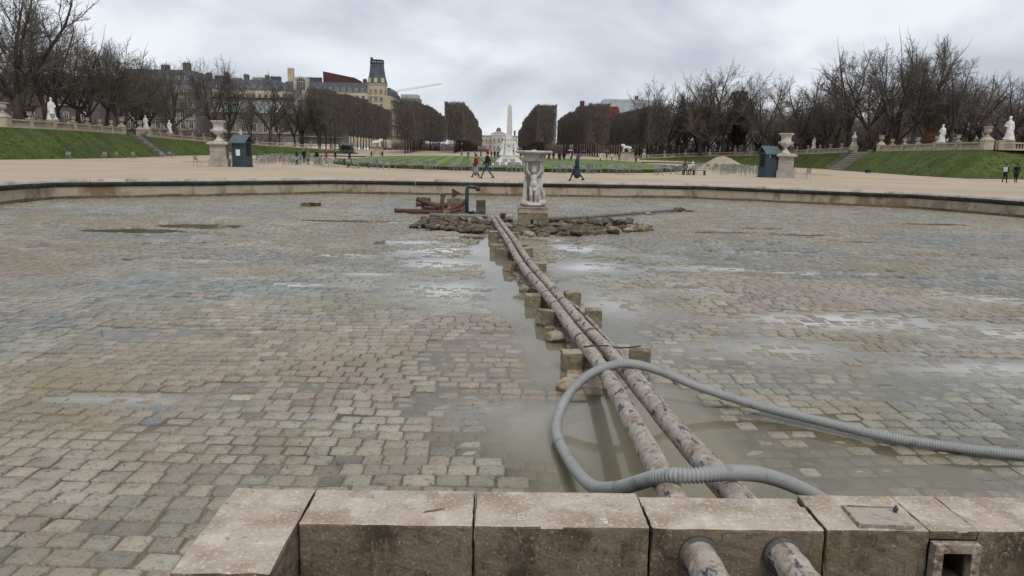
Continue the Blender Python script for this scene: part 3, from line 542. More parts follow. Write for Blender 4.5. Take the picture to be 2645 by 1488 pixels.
# block with the iron hatch: an opening for the duct
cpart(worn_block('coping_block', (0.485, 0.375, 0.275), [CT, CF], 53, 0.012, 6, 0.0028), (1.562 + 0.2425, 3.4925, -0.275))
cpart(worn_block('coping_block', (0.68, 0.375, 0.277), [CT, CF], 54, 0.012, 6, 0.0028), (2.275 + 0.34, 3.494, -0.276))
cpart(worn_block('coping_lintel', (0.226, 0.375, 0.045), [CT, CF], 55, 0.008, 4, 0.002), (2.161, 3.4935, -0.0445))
# left return blocks, running back towards the viewer
cpart(worn_block('coping_block', (0.405, 0.80, 0.30), [CT, CF], 56, 0.014, 7, 0.003), (-1.108, 3.282, -0.302))
cpart(worn_block('coping_block', (0.395, 1.2, 0.30), [CT, CF], 57, 0.014, 7, 0.003), (-1.112, 2.262, -0.345))
# recessed footing under the blocks and the pit floor
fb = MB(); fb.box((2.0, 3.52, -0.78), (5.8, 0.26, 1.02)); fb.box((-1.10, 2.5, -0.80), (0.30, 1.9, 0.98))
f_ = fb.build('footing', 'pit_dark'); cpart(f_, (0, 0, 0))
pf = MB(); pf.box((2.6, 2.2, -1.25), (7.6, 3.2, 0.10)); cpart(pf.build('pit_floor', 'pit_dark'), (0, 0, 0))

# iron hatch plate with its bolt, rusty duct frame, small spout
hp = empty('hatch_plate', (1.86, 3.44, 0.0), 0, 'rust-edged square metal hatch plate lying on the stone block', 'hatch plate')
mb = MB(); mb.box((-0.01, -0.015, 0.0075), (0.245, 0.20, 0.009), R(-3)); mb.build('plate', 'plate_metal', hp)
mb = MB()
for c, d in (((-0.01, 0.083, 0.010), (0.25, 0.008, 0.014)), ((-0.131, -0.015, 0.010), (0.008, 0.20, 0.014)), ((-0.01, -0.116, 0.010), (0.25, 0.010, 0.016))): mb.box(c, d, R(-3))
mb.build('rusty_rim', 'rust_frame', hp)
mb = MB(); mb.lathe([(0.009, 0.0), (0.009, 0.016), (0.013, 0.016), (0.013, 0.026), (0.007, 0.028), (0.006, 0.038)], 8, (0.105, 0.03, 0.008)); mb.build('bolt', 'steel_dark', hp)
df = empty('duct_frame', (2.161, 3.28, -0.25), 0, 'rusty square iron duct mouth set in the foreground stone', 'duct')
mb = MB()
mb.box((-0.088, 0.0, 0.09), (0.042, 0.05, 0.225)); mb.box((0.088, 0.0, 0.09), (0.042, 0.05, 0.225)); mb.box((0, 0.0, 0.183), (0.132, 0.048, 0.040)); mb.box((0, 0.0, -0.003), (0.132, 0.048, 0.040))
mb.build('frame', 'rust_frame', df)
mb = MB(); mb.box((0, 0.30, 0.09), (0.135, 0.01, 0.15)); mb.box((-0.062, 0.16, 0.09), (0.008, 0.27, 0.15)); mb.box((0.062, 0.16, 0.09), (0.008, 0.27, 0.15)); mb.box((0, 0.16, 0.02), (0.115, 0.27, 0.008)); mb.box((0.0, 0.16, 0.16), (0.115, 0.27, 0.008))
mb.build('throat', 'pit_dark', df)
sp_ = MB(); sp_.tube([(1.80, 3.34, -0.235), (1.835, 3.1, -0.275), (1.86, 2.9, -0.31)], 0.016, 8)
tag(sp_.build('drain_spout', 'pipe_band'), 'thin dark drain spout poking from the stone near the pit', 'spout')
# painted marks left on the block tops: a rounded letter shape and scuffed strokes
def mark(name, strokes, label, x, y):
    mb = MB(); k = 0
    for (p, q, w) in strokes:
        p = Vector((*p, 0)); q = Vector((*q, 0)); d = (q - p); L = d.length; a = math.atan2(d.y, d.x); mb.box(((p + q) / 2 + Vector((0, 0, 0.0012 + 0.0004 * (k % 4)))), (L, w, 0.0022), a); k += 1
    o = mb.build(name, 'white_paint'); o.location = (x, y, 0.0015); tag(o, label, 'paint mark')
B_ = [((-0.014, -0.045), (-0.014, 0.030), 0.0045), ((-0.014, 0.030), (0.004, 0.036), 0.0045), ((0.004, 0.036), (0.014, 0.022), 0.0045), ((0.014, 0.022), (0.004, -0.002), 0.0045), ((-0.014, -0.002), (0.004, -0.002), 0.004),
      ((0.004, -0.002), (0.015, -0.016), 0.0045), ((0.015, -0.016), (0.012, -0.032), 0.0045), ((0.012, -0.032), (-0.013, -0.036), 0.0045)]
mark('painted_mark', B_, 'worn white painted letter B on the second front block', 0.135, 3.395)
mark('painted_mark', [((-0.016, 0.02), (0.018, 0.026), 0.006), ((-0.014, 0.006), (0.020, 0.012), 0.008), ((-0.004, -0.012), (0.022, -0.008), 0.012), ((0.0, -0.026), (0.018, -0.024), 0.012)], 'scuffed white paint dabs at the front edge of a block', 0.520, 3.365)
def scrape(mat, pts, w, label, name):
    mb = MB(); n = len(pts); vs = []
    for i, (x, y) in enumerate(pts):
        t = Vector(pts[min(i + 1, n - 1)]) - Vector(pts[max(0, i - 1)]); t.normalize(); q = w * (1 - abs(2 * i / (n - 1) - 1) ** 2 * 0.8)
        vs += [(x - t.y * q, y + t.x * q, 0.0045), (x + t.y * q, y - t.x * q, 0.0045)]
    mb.add(vs, [(2 * i + 1, 2 * i + 3, 2 * i + 2, 2 * i) for i in range(n - 1)]); tag(mb.build(name, mat), label, 'stain')
scrape('rubble', [(-0.335, 3.425), (-0.315, 3.440), (-0.285, 3.447), (-0.255, 3.462), (-0.235, 3.468)], 0.008, 'dark brown scrape mark on the first front block', 'scrape_mark')

# ------------------------------------------------------------------ the two feed pipes
def zlift(p): return p
PL = [(0.985, 2.55, -0.135), (0.965, 3.05, -0.122), (0.962, 3.30, -0.125), (0.985, 3.75, -0.155), (1.02, 4.38, -0.21), (1.06, 5.52, -0.31), (1.11, 7.31, -0.46), (1.115, 8.63, -0.575), (1.0, 10.24, -0.60), (0.87, 11.96, -0.60), (0.73, 13.52, -0.60), (0.49, 16.19, -0.60), (0.25, 20.6, -0.60), (0.02, 23.8, -0.58), (-0.10, 25.9, -0.58), (-0.22, 27.6, -0.60), (-0.26, 28.6, -0.64)]
PR = [(1.40, 2.55, -0.135), (1.365, 3.05, -0.122), (1.355, 3.30, -0.125), (1.35, 3.75, -0.155), (1.35, 4.50, -0.22), (1.34, 5.53, -0.31), (1.34, 7.42, -0.47), (1.325, 9.0, -0.595), (1.19, 10.26, -0.60), (1.055, 11.91, -0.60), (0.915, 13.6, -0.60), (0.675, 16.5, -0.60), (0.435, 20.81, -0.60), (0.21, 23.83, -0.58), (0.10, 25.6, -0.58), (-0.01, 27.5, -0.60), (-0.05, 28.6, -0.64)]
for nm, P_, lab in (('feed_pipe', PL, 'left of two long flaking iron pipes running to the fountain'), ('feed_pipe', PR, 'right of two long flaking iron pipes running to the fountain')):
    root = empty(nm, (P_[0][0], P_[0][1], FZ), 0, lab, 'pipe', 'feed pipes to the fountain')
    S = spline(P_, 6); lp = [p - Vector((P_[0][0], P_[0][1], FZ)) for p in S]
    rad = [0.077 * (1 + 0.03 * math.sin(i * 1.7)) for i in range(len(lp))]
    mb = MB(); mb.tube(lp, rad, 18); mb.build('pipe_run', 'pipe_paint', root, True)
    ys = [5.0, 9.4, 11.55, 12.5, 14.4, 15.9, 17.7, 19.4, 20.3, 21.9, 23.4, 25.0, 26.3]
    for k, y in enumerate(ys):
        if k == 0 and P_ is PL: y = 3.285
        elif k == 0: y = 3.288
        yy = y + (0.35 if P_ is PR and k else 0.0); j = min(range(len(S) - 1), key=lambda i: abs(S[i].y - yy)); t = (S[j + 1] - S[j]).normalized(); f = (yy - S[j].y) / max(t.y, 1e-6); p = S[j] + t * f - Vector((P_[0][0], P_[0][1], FZ))
        w = 0.035 if k else 0.02; rr_ = 0.084 if k else 0.092
        mb = MB(); mb.tube([p - t * w, p - t * w * 0.6, p + t * w * 0.6, p + t * w], [0.076, rr_, rr_, 0.076], 18); mb.build('coupling' if k else 'collar', 'pipe_band', root, True)
TH = [(0.90, 15.2, -0.66), (1.02, 13.03, -0.665), (1.26, 11.9, -0.67), (1.40, 10.56, -0.68), (1.47, 9.61, -0.68), (1.58, 8.36, -0.69), (1.66, 7.55, -0.71), (1.70, 7.0, -0.74), (1.79, 6.4, -0.765), (1.86, 5.8, -0.775), (1.93, 5.2, -0.78)]
mb = MB(); mb.tube(spline(TH, 5), 0.026, 8); tag(mb.build('thin_pipe', 'pipe_paint', None, True), 'thin iron pipe bent along the right feed pipe', 'pipe')
# ribbed grey suction hose looped over the pipes
HO = [(6.2, 6.05, -0.735), (5.4, 6.0, -0.735), (4.84, 6.03, -0.735), (4.50, 6.10, -0.735), (4.09, 6.22, -0.735), (3.54, 6.47, -0.735), (3.02, 6.89, -0.725), (2.57, 7.22, -0.70), (2.04, 7.43, -0.58), (1.64, 7.47, -0.43), (1.28, 7.40, -0.345), (0.94, 7.28, -0.42), (0.69, 7.03, -0.58), (0.55, 6.50, -0.70), (0.59, 5.88, -0.71), (0.67, 5.07, -0.58), (0.77, 4.56, -0.38), (0.95, 4.14, -0.115), (1.13, 4.03, -0.055), (1.37, 4.09, -0.06), (1.68, 4.29, -0.18), (2.10, 4.56, -0.44), (2.38, 4.60, -0.66), (2.7, 4.45, -0.74)]
S = spline(HO, 24); D = [0.0]
for i in range(1, len(S)): D.append(D[-1] + (S[i] - S[i - 1]).length)
step = 0.0055; n = int(D[-1] / step); pts = []; rad = []; j = 0
for i in range(n):
    s_ = i * step
    while D[j + 1] < s_: j += 1
    f = (s_ - D[j]) / (D[j + 1] - D[j]); pts.append(S[j].lerp(S[j + 1], f)); rad.append((0.0385, 0.0465, 0.0465, 0.0385)[i % 4])
mb = MB(); mb.tube(pts, rad, 16); tag(mb.build('suction_hose', 'hose_grey', None, True), 'grey ribbed suction hose looped over the two pipes', 'hose')

# ------------------------------------------------------------------ prop stones beside the pipes
BL = [('square stone block left of the pipes, nearest to the hose', 0.900, 8.80, 4, 0.24, 0), ('tilted stone block left of the pipes, second from the hose', 0.735, 11.15, 38, 0.25, 9), ('square stone block left of the pipes, third from the hose', 0.600, 12.55, 3, 0.25, 0),
      ('stone block on edge left of the pipes, fourth from the hose', 0.27, 16.4, 40, 0.25, 14), ('tilted stone block left of the pipes, fifth from the hose', 0.08, 18.65, 33, 0.25, 10), ('pale topped stone block left of the pipes, sixth from the hose', -0.06, 19.45, 5, 0.27, 0),
      ('farthest stone block left of the pipes, by the rubble', -0.14, 22.6, 6, 0.27, 0), ('broken stone block right of the pipes, nearest to the hose', 1.74, 8.95, -8, 0.25, 0), ('square stone block right of the pipes, second from the hose', 1.46, 11.3, -5, 0.25, 0),
      ('square stone block right of the pipes, third from the hose', 1.27, 12.7, 4, 0.26, 0), ('square stone block right of the pipes, fourth from the hose', 0.92, 16.2, -5, 0.25, 0), ('tilted stone block right of the pipes, fifth from the hose', 0.73, 18.8, 28, 0.25, -12),
      ('pale topped stone block right of the pipes, sixth from the hose', 0.66, 19.6, -4, 0.25, 0), ('farthest stone block right of the pipes, by the rubble', 0.47, 22.5, 5, 0.26, 0)]
for k, (lab, x, y, a, s_, tl) in enumerate(BL):
    zf = FZ + min(0.0, float(floor_h(np.array([x]), np.array([y]))[0])) - 0.01
    o = worn_block('stone_block', (s_, s_ * 0.95, s_ * 0.92), ['prop_stone', 'prop_stone_wet'], 90 + k, 0.014, 3, 0.004); o.location = (x, y, zf); o.rotation_euler = (0, R(tl), R(a)); tag(o, lab, 'stone block', 'stone blocks propping the pipes')
WD = [('reddish stone under the pipes next to the hose', 0.80, 7.95, 0.26, 0.12, 'prop_stone'), ('pale rounded stone left of the pipes, past the tilted block', 0.80, 10.15, 0.30, 0.13, 'rubble_pale'), ('small pale stone left of the pipes midway to the fountain', 0.50, 13.95, 0.22, 0.10, 'rubble_pale'), ('small pale stone by the left pipe near the rubble', 0.16, 21.7, 0.24, 0.12, 'rubble_pale')]
for k, (lab, x, y, s_, h_, m_) in enumerate(WD):
    o = obj('wedge_stone', rock_mesh('wedge_stone', 130 + k, (s_ * 1.2, s_, h_ * 1.6), [m_])); o.location = (x, y, FZ + h_ * 0.40); o.rotation_euler = (0, 0, k); tag(o, lab, 'stone', 'wedge stones by the pipes')
for k, (x, y, w) in enumerate([(1.225, 8.85, 0.44), (0.995, 11.25, 0.40), (0.90, 12.62, 0.40), (0.59, 16.35, 0.38), (0.42, 18.8, 0.38), (0.20, 22.4, 0.38)]):
    o = worn_block('bearer_stone', (w, 0.18, 0.125), ['prop_stone', 'prop_stone_wet'], 150 + k, 0.01, 2, 0.003); o.location = (x, y, FZ - 0.01); tag(o, ORD[k] + ' flat bearer stone under the pipes counted from the hose', 'stone', 'bearer stones under the pipes')
for k, (x, y, z) in enumerate([(1.40, 8.85, -0.49), (1.62, 8.95, -0.535)]): pass
mb = MB(); mb.tube([(1.02, 8.66, -0.50), (1.12, 8.66, -0.484), (1.30, 8.72, -0.497), (1.45, 8.80, -0.54), (1.62, 8.88, -0.555), (1.74, 8.95, -0.55)], 0.010, 6)
tag(mb.build('tie_wire', 'rust', None, True), 'rusty tie wire crossing both pipes to the broken block', 'wire')

# ------------------------------------------------------------------ fountain: three children carrying a shallow bowl
fx, fy = AXIS, 26.9
fo = empty('fountain_statue', (fx, fy, FZ), 0, 'weathered marble fountain of children holding up a shallow bowl', 'fountain')
mb = MB(); mb.box((0, 0, 0.24), (1.02, 1.02, 0.50)); mb.build('pedestal_base', 'pedestal_moss', fo)
mb = MB(); mb.box((0, 0, 0.515), (1.06, 1.06, 0.05)); mb.box((0, 0, 0.60), (1.00, 1.00, 0.12)); mb.box((0, 0, 0.685), (1.05, 1.05, 0.05)); mb.build('pedestal_cap', 'pedestal_pink', fo)
mb = MB(); mb.box((0.04, -0.515, 0.17), (0.24, 0.05, 0.23)); nic = mb.build('niche', 'black', fo)
mb = MB(); mb.box((0.075, -0.545, 0.20), (0.14, 0.02, 0.14)); mb.build('niche_plate', 'zinc', nic)
caps = [('e', (0, 0, 0.77), (0.47, 0.47, 0.075), 0), ('e', (-0.28, -0.25, 0.80), (0.18, 0.18, 0.08), 0), ('e', (0.30, -0.2, 0.81), (0.18, 0.18, 0.085), 0), ((0, 0.02, 0.75), (0, 0.02, 1.75), 0.16, 0.11, 0),
        ((0, 0.02, 1.7), (0, 0.02, 1.98), 0.16, 0.30, 0)]
def putto(ang, lean=0.0):
    ca, sa = math.cos(ang), math.sin(ang); out = []
    def T(x, y, z): x += lean * (z - 0.8); return (x * ca - (y - 0.22) * sa, x * sa + (y - 0.22) * ca, z)
    def L(p, q, a, b): out.append((T(*p), T(*q), a, b, 0))
    def E(p, r): out.append(('e', T(*p), r, 0))
    for s in (-1, 1):
        L((s * 0.075, -0.02, 1.22), (s * 0.085, -0.07, 1.02), 0.085, 0.062); L((s * 0.085, -0.07, 1.02), (s * 0.08, 0.0, 0.85), 0.060, 0.040); L((s * 0.08, 0.0, 0.83), (s * 0.09, -0.11, 0.82), 0.038, 0.026)
        L((s * 0.12, -0.01, 1.56), (s * 0.235, -0.05, 1.70), 0.052, 0.045); L((s * 0.235, -0.05, 1.70), (s * 0.235, -0.01, 1.90), 0.042, 0.032); L((s * 0.235, -0.01, 1.90), (s * 0.21, 0.0, 1.955), 0.036, 0.03)
        E((s * 0.045, -0.075, 1.475), (0.05, 0.035, 0.04))
    L((0, -0.015, 1.30), (0, 0.0, 1.52), 0.125, 0.105); E((0, -0.055, 1.33), (0.125, 0.10, 0.105)); L((0, 0, 1.55), (0, -0.01, 1.64), 0.055, 0.05)
    E((0, -0.035, 1.725), (0.090, 0.098, 0.105)); E((0, 0.0, 1.765), (0.105, 0.105, 0.085)); E((0, -0.135, 1.705), (0.018, 0.022, 0.02)); E((-0.045, -0.105, 1.685), (0.03, 0.03, 0.028)); E((0.045, -0.105, 1.685), (0.03, 0.03, 0.028)); E((0, -0.105, 1.645), (0.028, 0.025, 0.02))
    for s in (-1, 1): E((s * 0.038, -0.122, 1.745), (0.016, 0.012, 0.010))
    L((-0.13, -0.04, 1.24), (0.05, -0.11, 1.16), 0.035, 0.05); L((0.05, -0.11, 1.16), (0.15, -0.02, 1.30), 0.045, 0.03); L((0.16, -0.02, 1.28), (0.20, 0.02, 0.95), 0.05, 0.08)
    return out
for a, l in ((R(0), 0.0), (R(118), 0.06), (R(-118), -0.06)): caps += putto(a, l)
caps += [((-0.30, -0.05, 0.85), (-0.27, -0.02, 1.50), 0.09, 0.06, 0), ((0.34, 0.0, 0.85), (0.28, 0.02, 1.25), 0.10, 0.05, 0), ('e', (0.36, -0.03, 1.02), (0.08, 0.10, 0.14), 0)]
cg = obj('children_group', organic('children_group', caps, ['marble_old'], 0.013, 1), fo); cg.scale = (1.0, 1.0, 1.25); cg.location = (0, 0, -0.19)
mb = MB(); mb.lathe([(0.28, 1.94), (0.38, 1.95), (0.405, 1.98), (0.385, 2.02), (0.335, 2.04), (0.35, 2.09), (0.41, 2.14), (0.47, 2.175), (0.50, 2.19), (0.62, 2.205), (0.64, 2.22), (0.64, 2.262), (0.62, 2.28), (0.56, 2.265), (0.10, 2.22)], 40)
bowl = mb.build('bowl', 'marble_old', fo, True); bowl.scale = (1.0, 1.0, 1.12); bowl.location = (0, 0, 0.062)
mb = MB(); mb.lathe([(0.05, 2.20), (0.035, 2.30), (0.012, 2.33), (0.010, 2.40)], 10); mb.build('jet_nozzle', 'pipe_band', bowl)

# ------------------------------------------------------------------ rubble mound round the fountain (each stone its own thing)
rub = [rock_mesh('rubble_stone', 200 + i, (1, 1, 1), ['rubble' if i < 7 else 'rubble_pale'], 0, 0.5) for i in range(9)]
def rub_density(x, y): return True
rk = random.Random(5); placed = []
def try_rock(x, y, s, pal=False):
    zf = FZ - 0.02; lift = 0.0
    for (px, py, ps) in placed:
        d = math.hypot(px - x, py - y)
        if d < 0.32 * (ps + s): return False
        if d < 0.48 * (ps + s): lift = max(lift, 0.05)
    if abs(x - fx) < 0.62 and abs(y - fy) < 0.62: return False
    for P_ in (PL, PR):
        for a_, b_ in zip(P_, P_[1:]):
            if a_[1] <= y <= b_[1]:
                xp = a_[0] + (b_[0] - a_[0]) * (y - a_[1]) / (b_[1] - a_[1])
                if abs(x - xp) < 0.13 + 0.36 * s: return False
    placed.append((x, y, s)); d_ = rub[rk.randrange(7) if not pal else rk.choice((7, 8))]
    o = obj('rubble_stone', d_); hz_ = rk.uniform(0.34, 0.56); o.scale = (s * rk.uniform(1.0, 1.45), s * rk.uniform(0.75, 1.1), s * hz_); o.location = (x, y, FZ + s * hz_ * 0.34 + lift); o.rotation_euler = (rk.uniform(-.25, .25), rk.uniform(-.25, .25), rk.uniform(0, 6.28))
    side = 'left of the pipes' if x < -0.05 else ('between the pipes and the pedestal corner' if x < 0.75 else ('in front of the fountain pedestal' if x < 1.9 else 'right of the fountain'))
    tag(o, ('pale' if pal else 'brown') + ' rough rubble stone in the heap ' + side, 'stone', 'rubble stones heaped ' + side)
    return True
for it in range(1500):
    x = rk.uniform(-2.75, 5.3); t = (x + 2.75) / 8.05
    lo = 23.2 + 2.3 * abs(2 * t - 0.9) ** 1.5; hi = 28.5 if x < 1.8 else 28.2 - 0.2 * (x - 1.8)
    y = lo + (hi - lo) * rk.random() ** 1.15
    if y > 27.2 and abs(x - fx) < 0.75: continue
    s = rk.choice((0.22, 0.28, 0.34, 0.40, 0.46)) * (1.12 if 2.2 < x < 4.6 else 1.0)
    if len(placed) < 235: try_rock(x, y, s, rk.random() < 0.10)
# upper stones lying on the heap
for (x, y, s) in [(3.2, 26.8, 0.5), (3.7, 26.4, 0.45), (2.9, 26.2, 0.42), (4.2, 26.5, 0.42), (3.4, 25.9, 0.40), (-1.2, 26.6, 0.4), (-0.8, 26.0, 0.36), (-1.9, 26.9, 0.38), (2.4, 26.8, 0.40), (4.6, 26.9, 0.38), (3.9, 27.2, 0.44)]:
    o = obj('rubble_stone', rub[rk.randrange(7)]); o.scale = (s * 1.2, s, s * 0.55); o.location = (x, y, FZ + 0.24); o.rotation_euler = (rk.uniform(-.3, .3), rk.uniform(-.3, .3), rk.uniform(0, 6))
    tag(o, 'brown rubble stone lying on top of the heap ' + ('left of the pipes' if x < 0 else 'right of the fountain'), 'stone', 'stones on top of the heap ' + ('left' if x < 0 else 'right'))
mb = MB(); mb.box((2.05, 26.25, FZ + 0.14), (1.25, 0.10, 0.05), R(6)); tag(mb.build('plank', 'prop_stone'), 'weathered plank lying right of the fountain pedestal', 'plank')
# grey distribution pipes either side of the fountain
def gpipe(pts, r, label, couplings=()):
    S = spline(pts, 5); mb = MB(); mb.tube(S, r, 12); o = mb.build('grey_pipe', 'limestone_grey', None, True); tag(o, label, 'pipe')
    return o
nmat('pipe_grey', (0.20, 0.195, 0.18), [((0.13, 0.125, 0.11), 3, 0.46, 0.62), ((0.29, 0.285, 0.27), 6, 0.54, 0.7)], 0.7)
o = gpipe([(-2.6, 29.3, -0.66), (-1.6, 28.95, -0.66), (-0.4, 28.9, -0.66)], 0.075, 'pale grey pipe lying left of the pipe ends'); o.data.materials[0] = MATS['pipe_grey']
o = gpipe([(1.75, 28.9, -0.67), (3.1, 29.7, -0.67), (5.0, 31.6, -0.66), (7.9, 34.7, -0.66)], 0.075, 'long grey pipe running right behind the rubble'); o.data.materials[0] = MATS['pipe_grey']
for k, (x, y, s) in enumerate([(8.2, 35.2, 0.5), (8.9, 35.5, 0.45), (8.5, 35.7, 0.4), (6.4, 33.0, 0.35)]):
    o = obj('rubble_stone', rub[7 if k in (1, 3) else 2 + k]); o.scale = (s * 1.3, s, s * 0.6); o.location = (x, y, FZ + 0.08); o.rotation_euler[2] = k * 1.3
    tag(o, ['dark mossy stone heaped at the far end of the grey pipe', 'pale stone past the far end of the grey pipe', 'brown stone behind the far end of the grey pipe', 'pale stone wedged under the long grey pipe'][k], 'stone')
# junction stones at the head of the two pipes
for k, (x, y, sx, sz, m_) in enumerate([(-0.85, 28.7, 0.75, 0.18, 'rubble'), (0.18, 28.55, 0.22, 0.32, 'rubble'), (0.42, 28.45, 0.30, 0.26, 'white_paint')]):
    o = worn_block('head_block', (sx, 0.25, sz), [m_, m_], 300 + k, 0.02, 2, 0.01); o.location = (x, y, FZ - 0.01); tag(o, ['long dark block at the far head of the pipes', 'small dark block beside the far pipe ends', 'whitish block beside the far pipe ends'][k], 'block')
for k, x in enumerate((0.70, 1.12)):
    pass

# ------------------------------------------------------------------ scrap heap: rusty pipe lengths, mossy blocks, standpipe
SCRAP = [((-4.25, 31.6, -0.70), (-2.5, 31.45, -0.70), 0.085, 'rust', 'long rusty pipe lying along the left of the scrap heap'), ((-3.7, 31.3, -0.71), (-2.2, 31.2, -0.70), 0.09, 'rust', 'rusty pipe lying at the front of the scrap heap'),
         ((-3.35, 32.0, -0.25), (-2.35, 31.2, -0.52), 0.09, 'rust', 'rusty pipe leaning down over the left of the scrap heap'), ((-3.4, 31.8, -0.45), (-2.7, 31.95, -0.45), 0.08, 'rust_red', 'short red pipe under the leaning pipe of the scrap heap'),
         ((-2.2, 31.25, -0.72), (-1.35, 31.7, -0.32), 0.085, 'rust_red', 'bright rusty red pipe tilted towards the standpipe'), ((-2.35, 31.5, -0.72), (-2.3, 31.9, -0.05), 0.09, 'rust', 'rusty pipe stub standing up in the scrap heap'),
         ((-2.9, 32.5, -0.55), (-1.9, 32.2, -0.5), 0.09, 'rust_red', 'red pipe behind the stub in the scrap heap'), ((-2.0, 31.2, -0.72), (-1.6, 31.5, -0.60), 0.07, 'rust', 'small rusty pipe end below the tilted red pipe'), ((-3.0, 31.5, -0.55), (-2.5, 31.3, -0.56), 0.08, 'rust', 'short rusty pipe end in the middle of the scrap heap')]
for p, q, r_, m_, lab in SCRAP:
    p, q = Vector(p), Vector(q); t = (q - p).normalized(); mb = MB(); mb.tube([p, p + t * 0.05, p + t * 0.05, q - t * 0.05, q - t * 0.05, q], [r_ * 1.25, r_ * 1.25, r_, r_, r_ * 1.25, r_ * 1.25], 12)
    tag(mb.build('scrap_pipe', m_), lab, 'pipe', 'rusty pipes in the scrap heap')
for k, (x, y, sx, sy, sz, z, m_, lab) in enumerate([(-2.45, 32.5, 1.15, 0.5, 0.42, FZ, 'pedestal_moss', 'mossy stone block behind the scrap pipes'), (-1.75, 32.35, 0.75, 0.5, 0.62, FZ, 'pedestal_moss', 'tall mossy stone block at the back of the scrap heap'), (-3.05, 32.4, 0.35, 0.3, 0.62, FZ, 'rubble', 'narrow dark stone standing behind the leaning scrap pipe'),
                                                 (-0.72, 31.6, 0.36, 0.34, 0.60, FZ, 'rubble', 'rough brown stone post right of the standpipe'), (-2.05, 30.3, 0.24, 0.3, 0.22, FZ, 'pedestal_moss', 'small mossy stone in front of the scrap heap'), (-1.1, 30.6, 0.9, 0.4, 0.10, FZ, 'pipe_grey', 'flat grey slab at the foot of the standpipe')]):
    o = worn_block('scrap_block', (sx, sy, sz), [m_, m_], 320 + k, 0.03, 3, 0.018); o.location = (x, y, z - 0.01); o.rotation_euler[2] = R(rk.uniform(-8, 8)); tag(o, lab, 'stone block')
mb = MB(); mb.add([(-1.95, 32.3, -0.19), (-1.55, 32.25, 0.0), (-1.95, 32.25, 0.22), (-1.95, 32.34, -0.19), (-1.55, 32.29, 0.0), (-1.95, 32.29, 0.22)], [(0, 1, 2), (5, 4, 3), (0, 3, 4, 1), (1, 4, 5, 2), (2, 5, 3, 0)]); tag(mb.build('rusty_plate', 'rust'), 'triangular rusty plate standing on the mossy block', 'plate')
sd = empty('standpipe', (-1.28, 31.2, FZ), 0, 'dark steel standpipe with bent top beside the scrap heap', 'standpipe')
mb = MB(); mb.tube([(0, 0, 0.0), (0, 0, 0.9), (0, 0, 1.08), (0.03, 0, 1.13), (0.12, 0, 1.15), (0.36, 0, 1.13)], 0.075, 12); mb.build('riser', 'steel_dark', sd, True)
mb = MB(); mb.lathe([(0.15, 0.0), (0.15, 0.05), (0.085, 0.06), (0.085, 0.12)], 14); mb.build('flange', 'steel_dark', sd)
mb = MB(); mb.tube([(0.36, 0, 1.13), (0.44, 0, 1.08), (0.46, 0, 0.98)], [0.095, 0.10, 0.085], 12); mb.build('mouth', 'rust', sd, True)
mb = MB(); mb.tube([(0.08, 0, 0.08), (0.25, -0.03, 0.12), (0.40, -0.05, 0.05)], 0.06, 8); mb.build('elbow', 'iron', sd, True)
for k, (x, y, s) in enumerate([(-8.45, 34.0, 0.42), (-8.05, 34.1, 0.34)]):
    o = worn_block('loose_brick', (s, s * 0.8, 0.2), ['rubble_pale', 'rubble'], 340 + k, 0.03, 2, 0.02); o.location = (x, y, FZ); o.rotation_euler[2] = k; tag(o, ['larger brown lump lying alone on the floor left of the scrap heap', 'smaller dark lump touching the larger lump on the floor'][k], 'stone')
sw = MB(); sw.tube([(2.3, 12.3, -0.795), (2.6, 12.2, -0.785)], 0.01, 5)

# ================================================================== FAR GARDEN
# terraces: left and right banks (foot line, crest line)
BLft = [(-92, 74, 0), (-51.5, 76, 0), (-50.6, 84, 0), (-51.3, 104, 0), (-55.3, 127, 0), (-59.5, 141, 0), (-62.0, 160, 0), (-62.5, 180, 0), (-58.5, 198, 0.25), (-49, 207, 0.35), (-38.5, 210, 0.4)]
TLft = [(-92, 80.5, 3.4), (-56.8, 81, 3.4), (-54.3, 86.8, 3.4), (-56.0, 105, 3.5), (-60.6, 128.5, 3.5), (-65.0, 143, 3.5), (-67.5, 162, 3.2), (-68, 182, 2.9), (-62.5, 203, 2.45), (-51, 212, 1.9), (-38.5, 214, 1.0)]
BRgt = [(96, 88, 0), (60.0, 86.5, 0), (51.5, 84.5, 0), (52.0, 95, 0), (55.0, 111, 0), (58.0, 130, 0), (62.0, 146, 0), (63.0, 165, 0), (62.0, 182, 0), (57, 198, 0.25), (48, 207, 0.35), (38.5, 210, 0.4)]
TRgt = [(96, 94.5, 3.3), (63.0, 93.0, 3.3), (57.5, 91.5, 3.3), (58.0, 99, 3.3), (60.5, 113, 3.3), (63.5, 131.5, 3.3), (67.5, 148, 3.3), (68.5, 167, 3.0), (67.5, 184, 2.7), (61.5, 203, 2.3), (50.5, 212, 1.8), (38.5, 214, 1.0)]
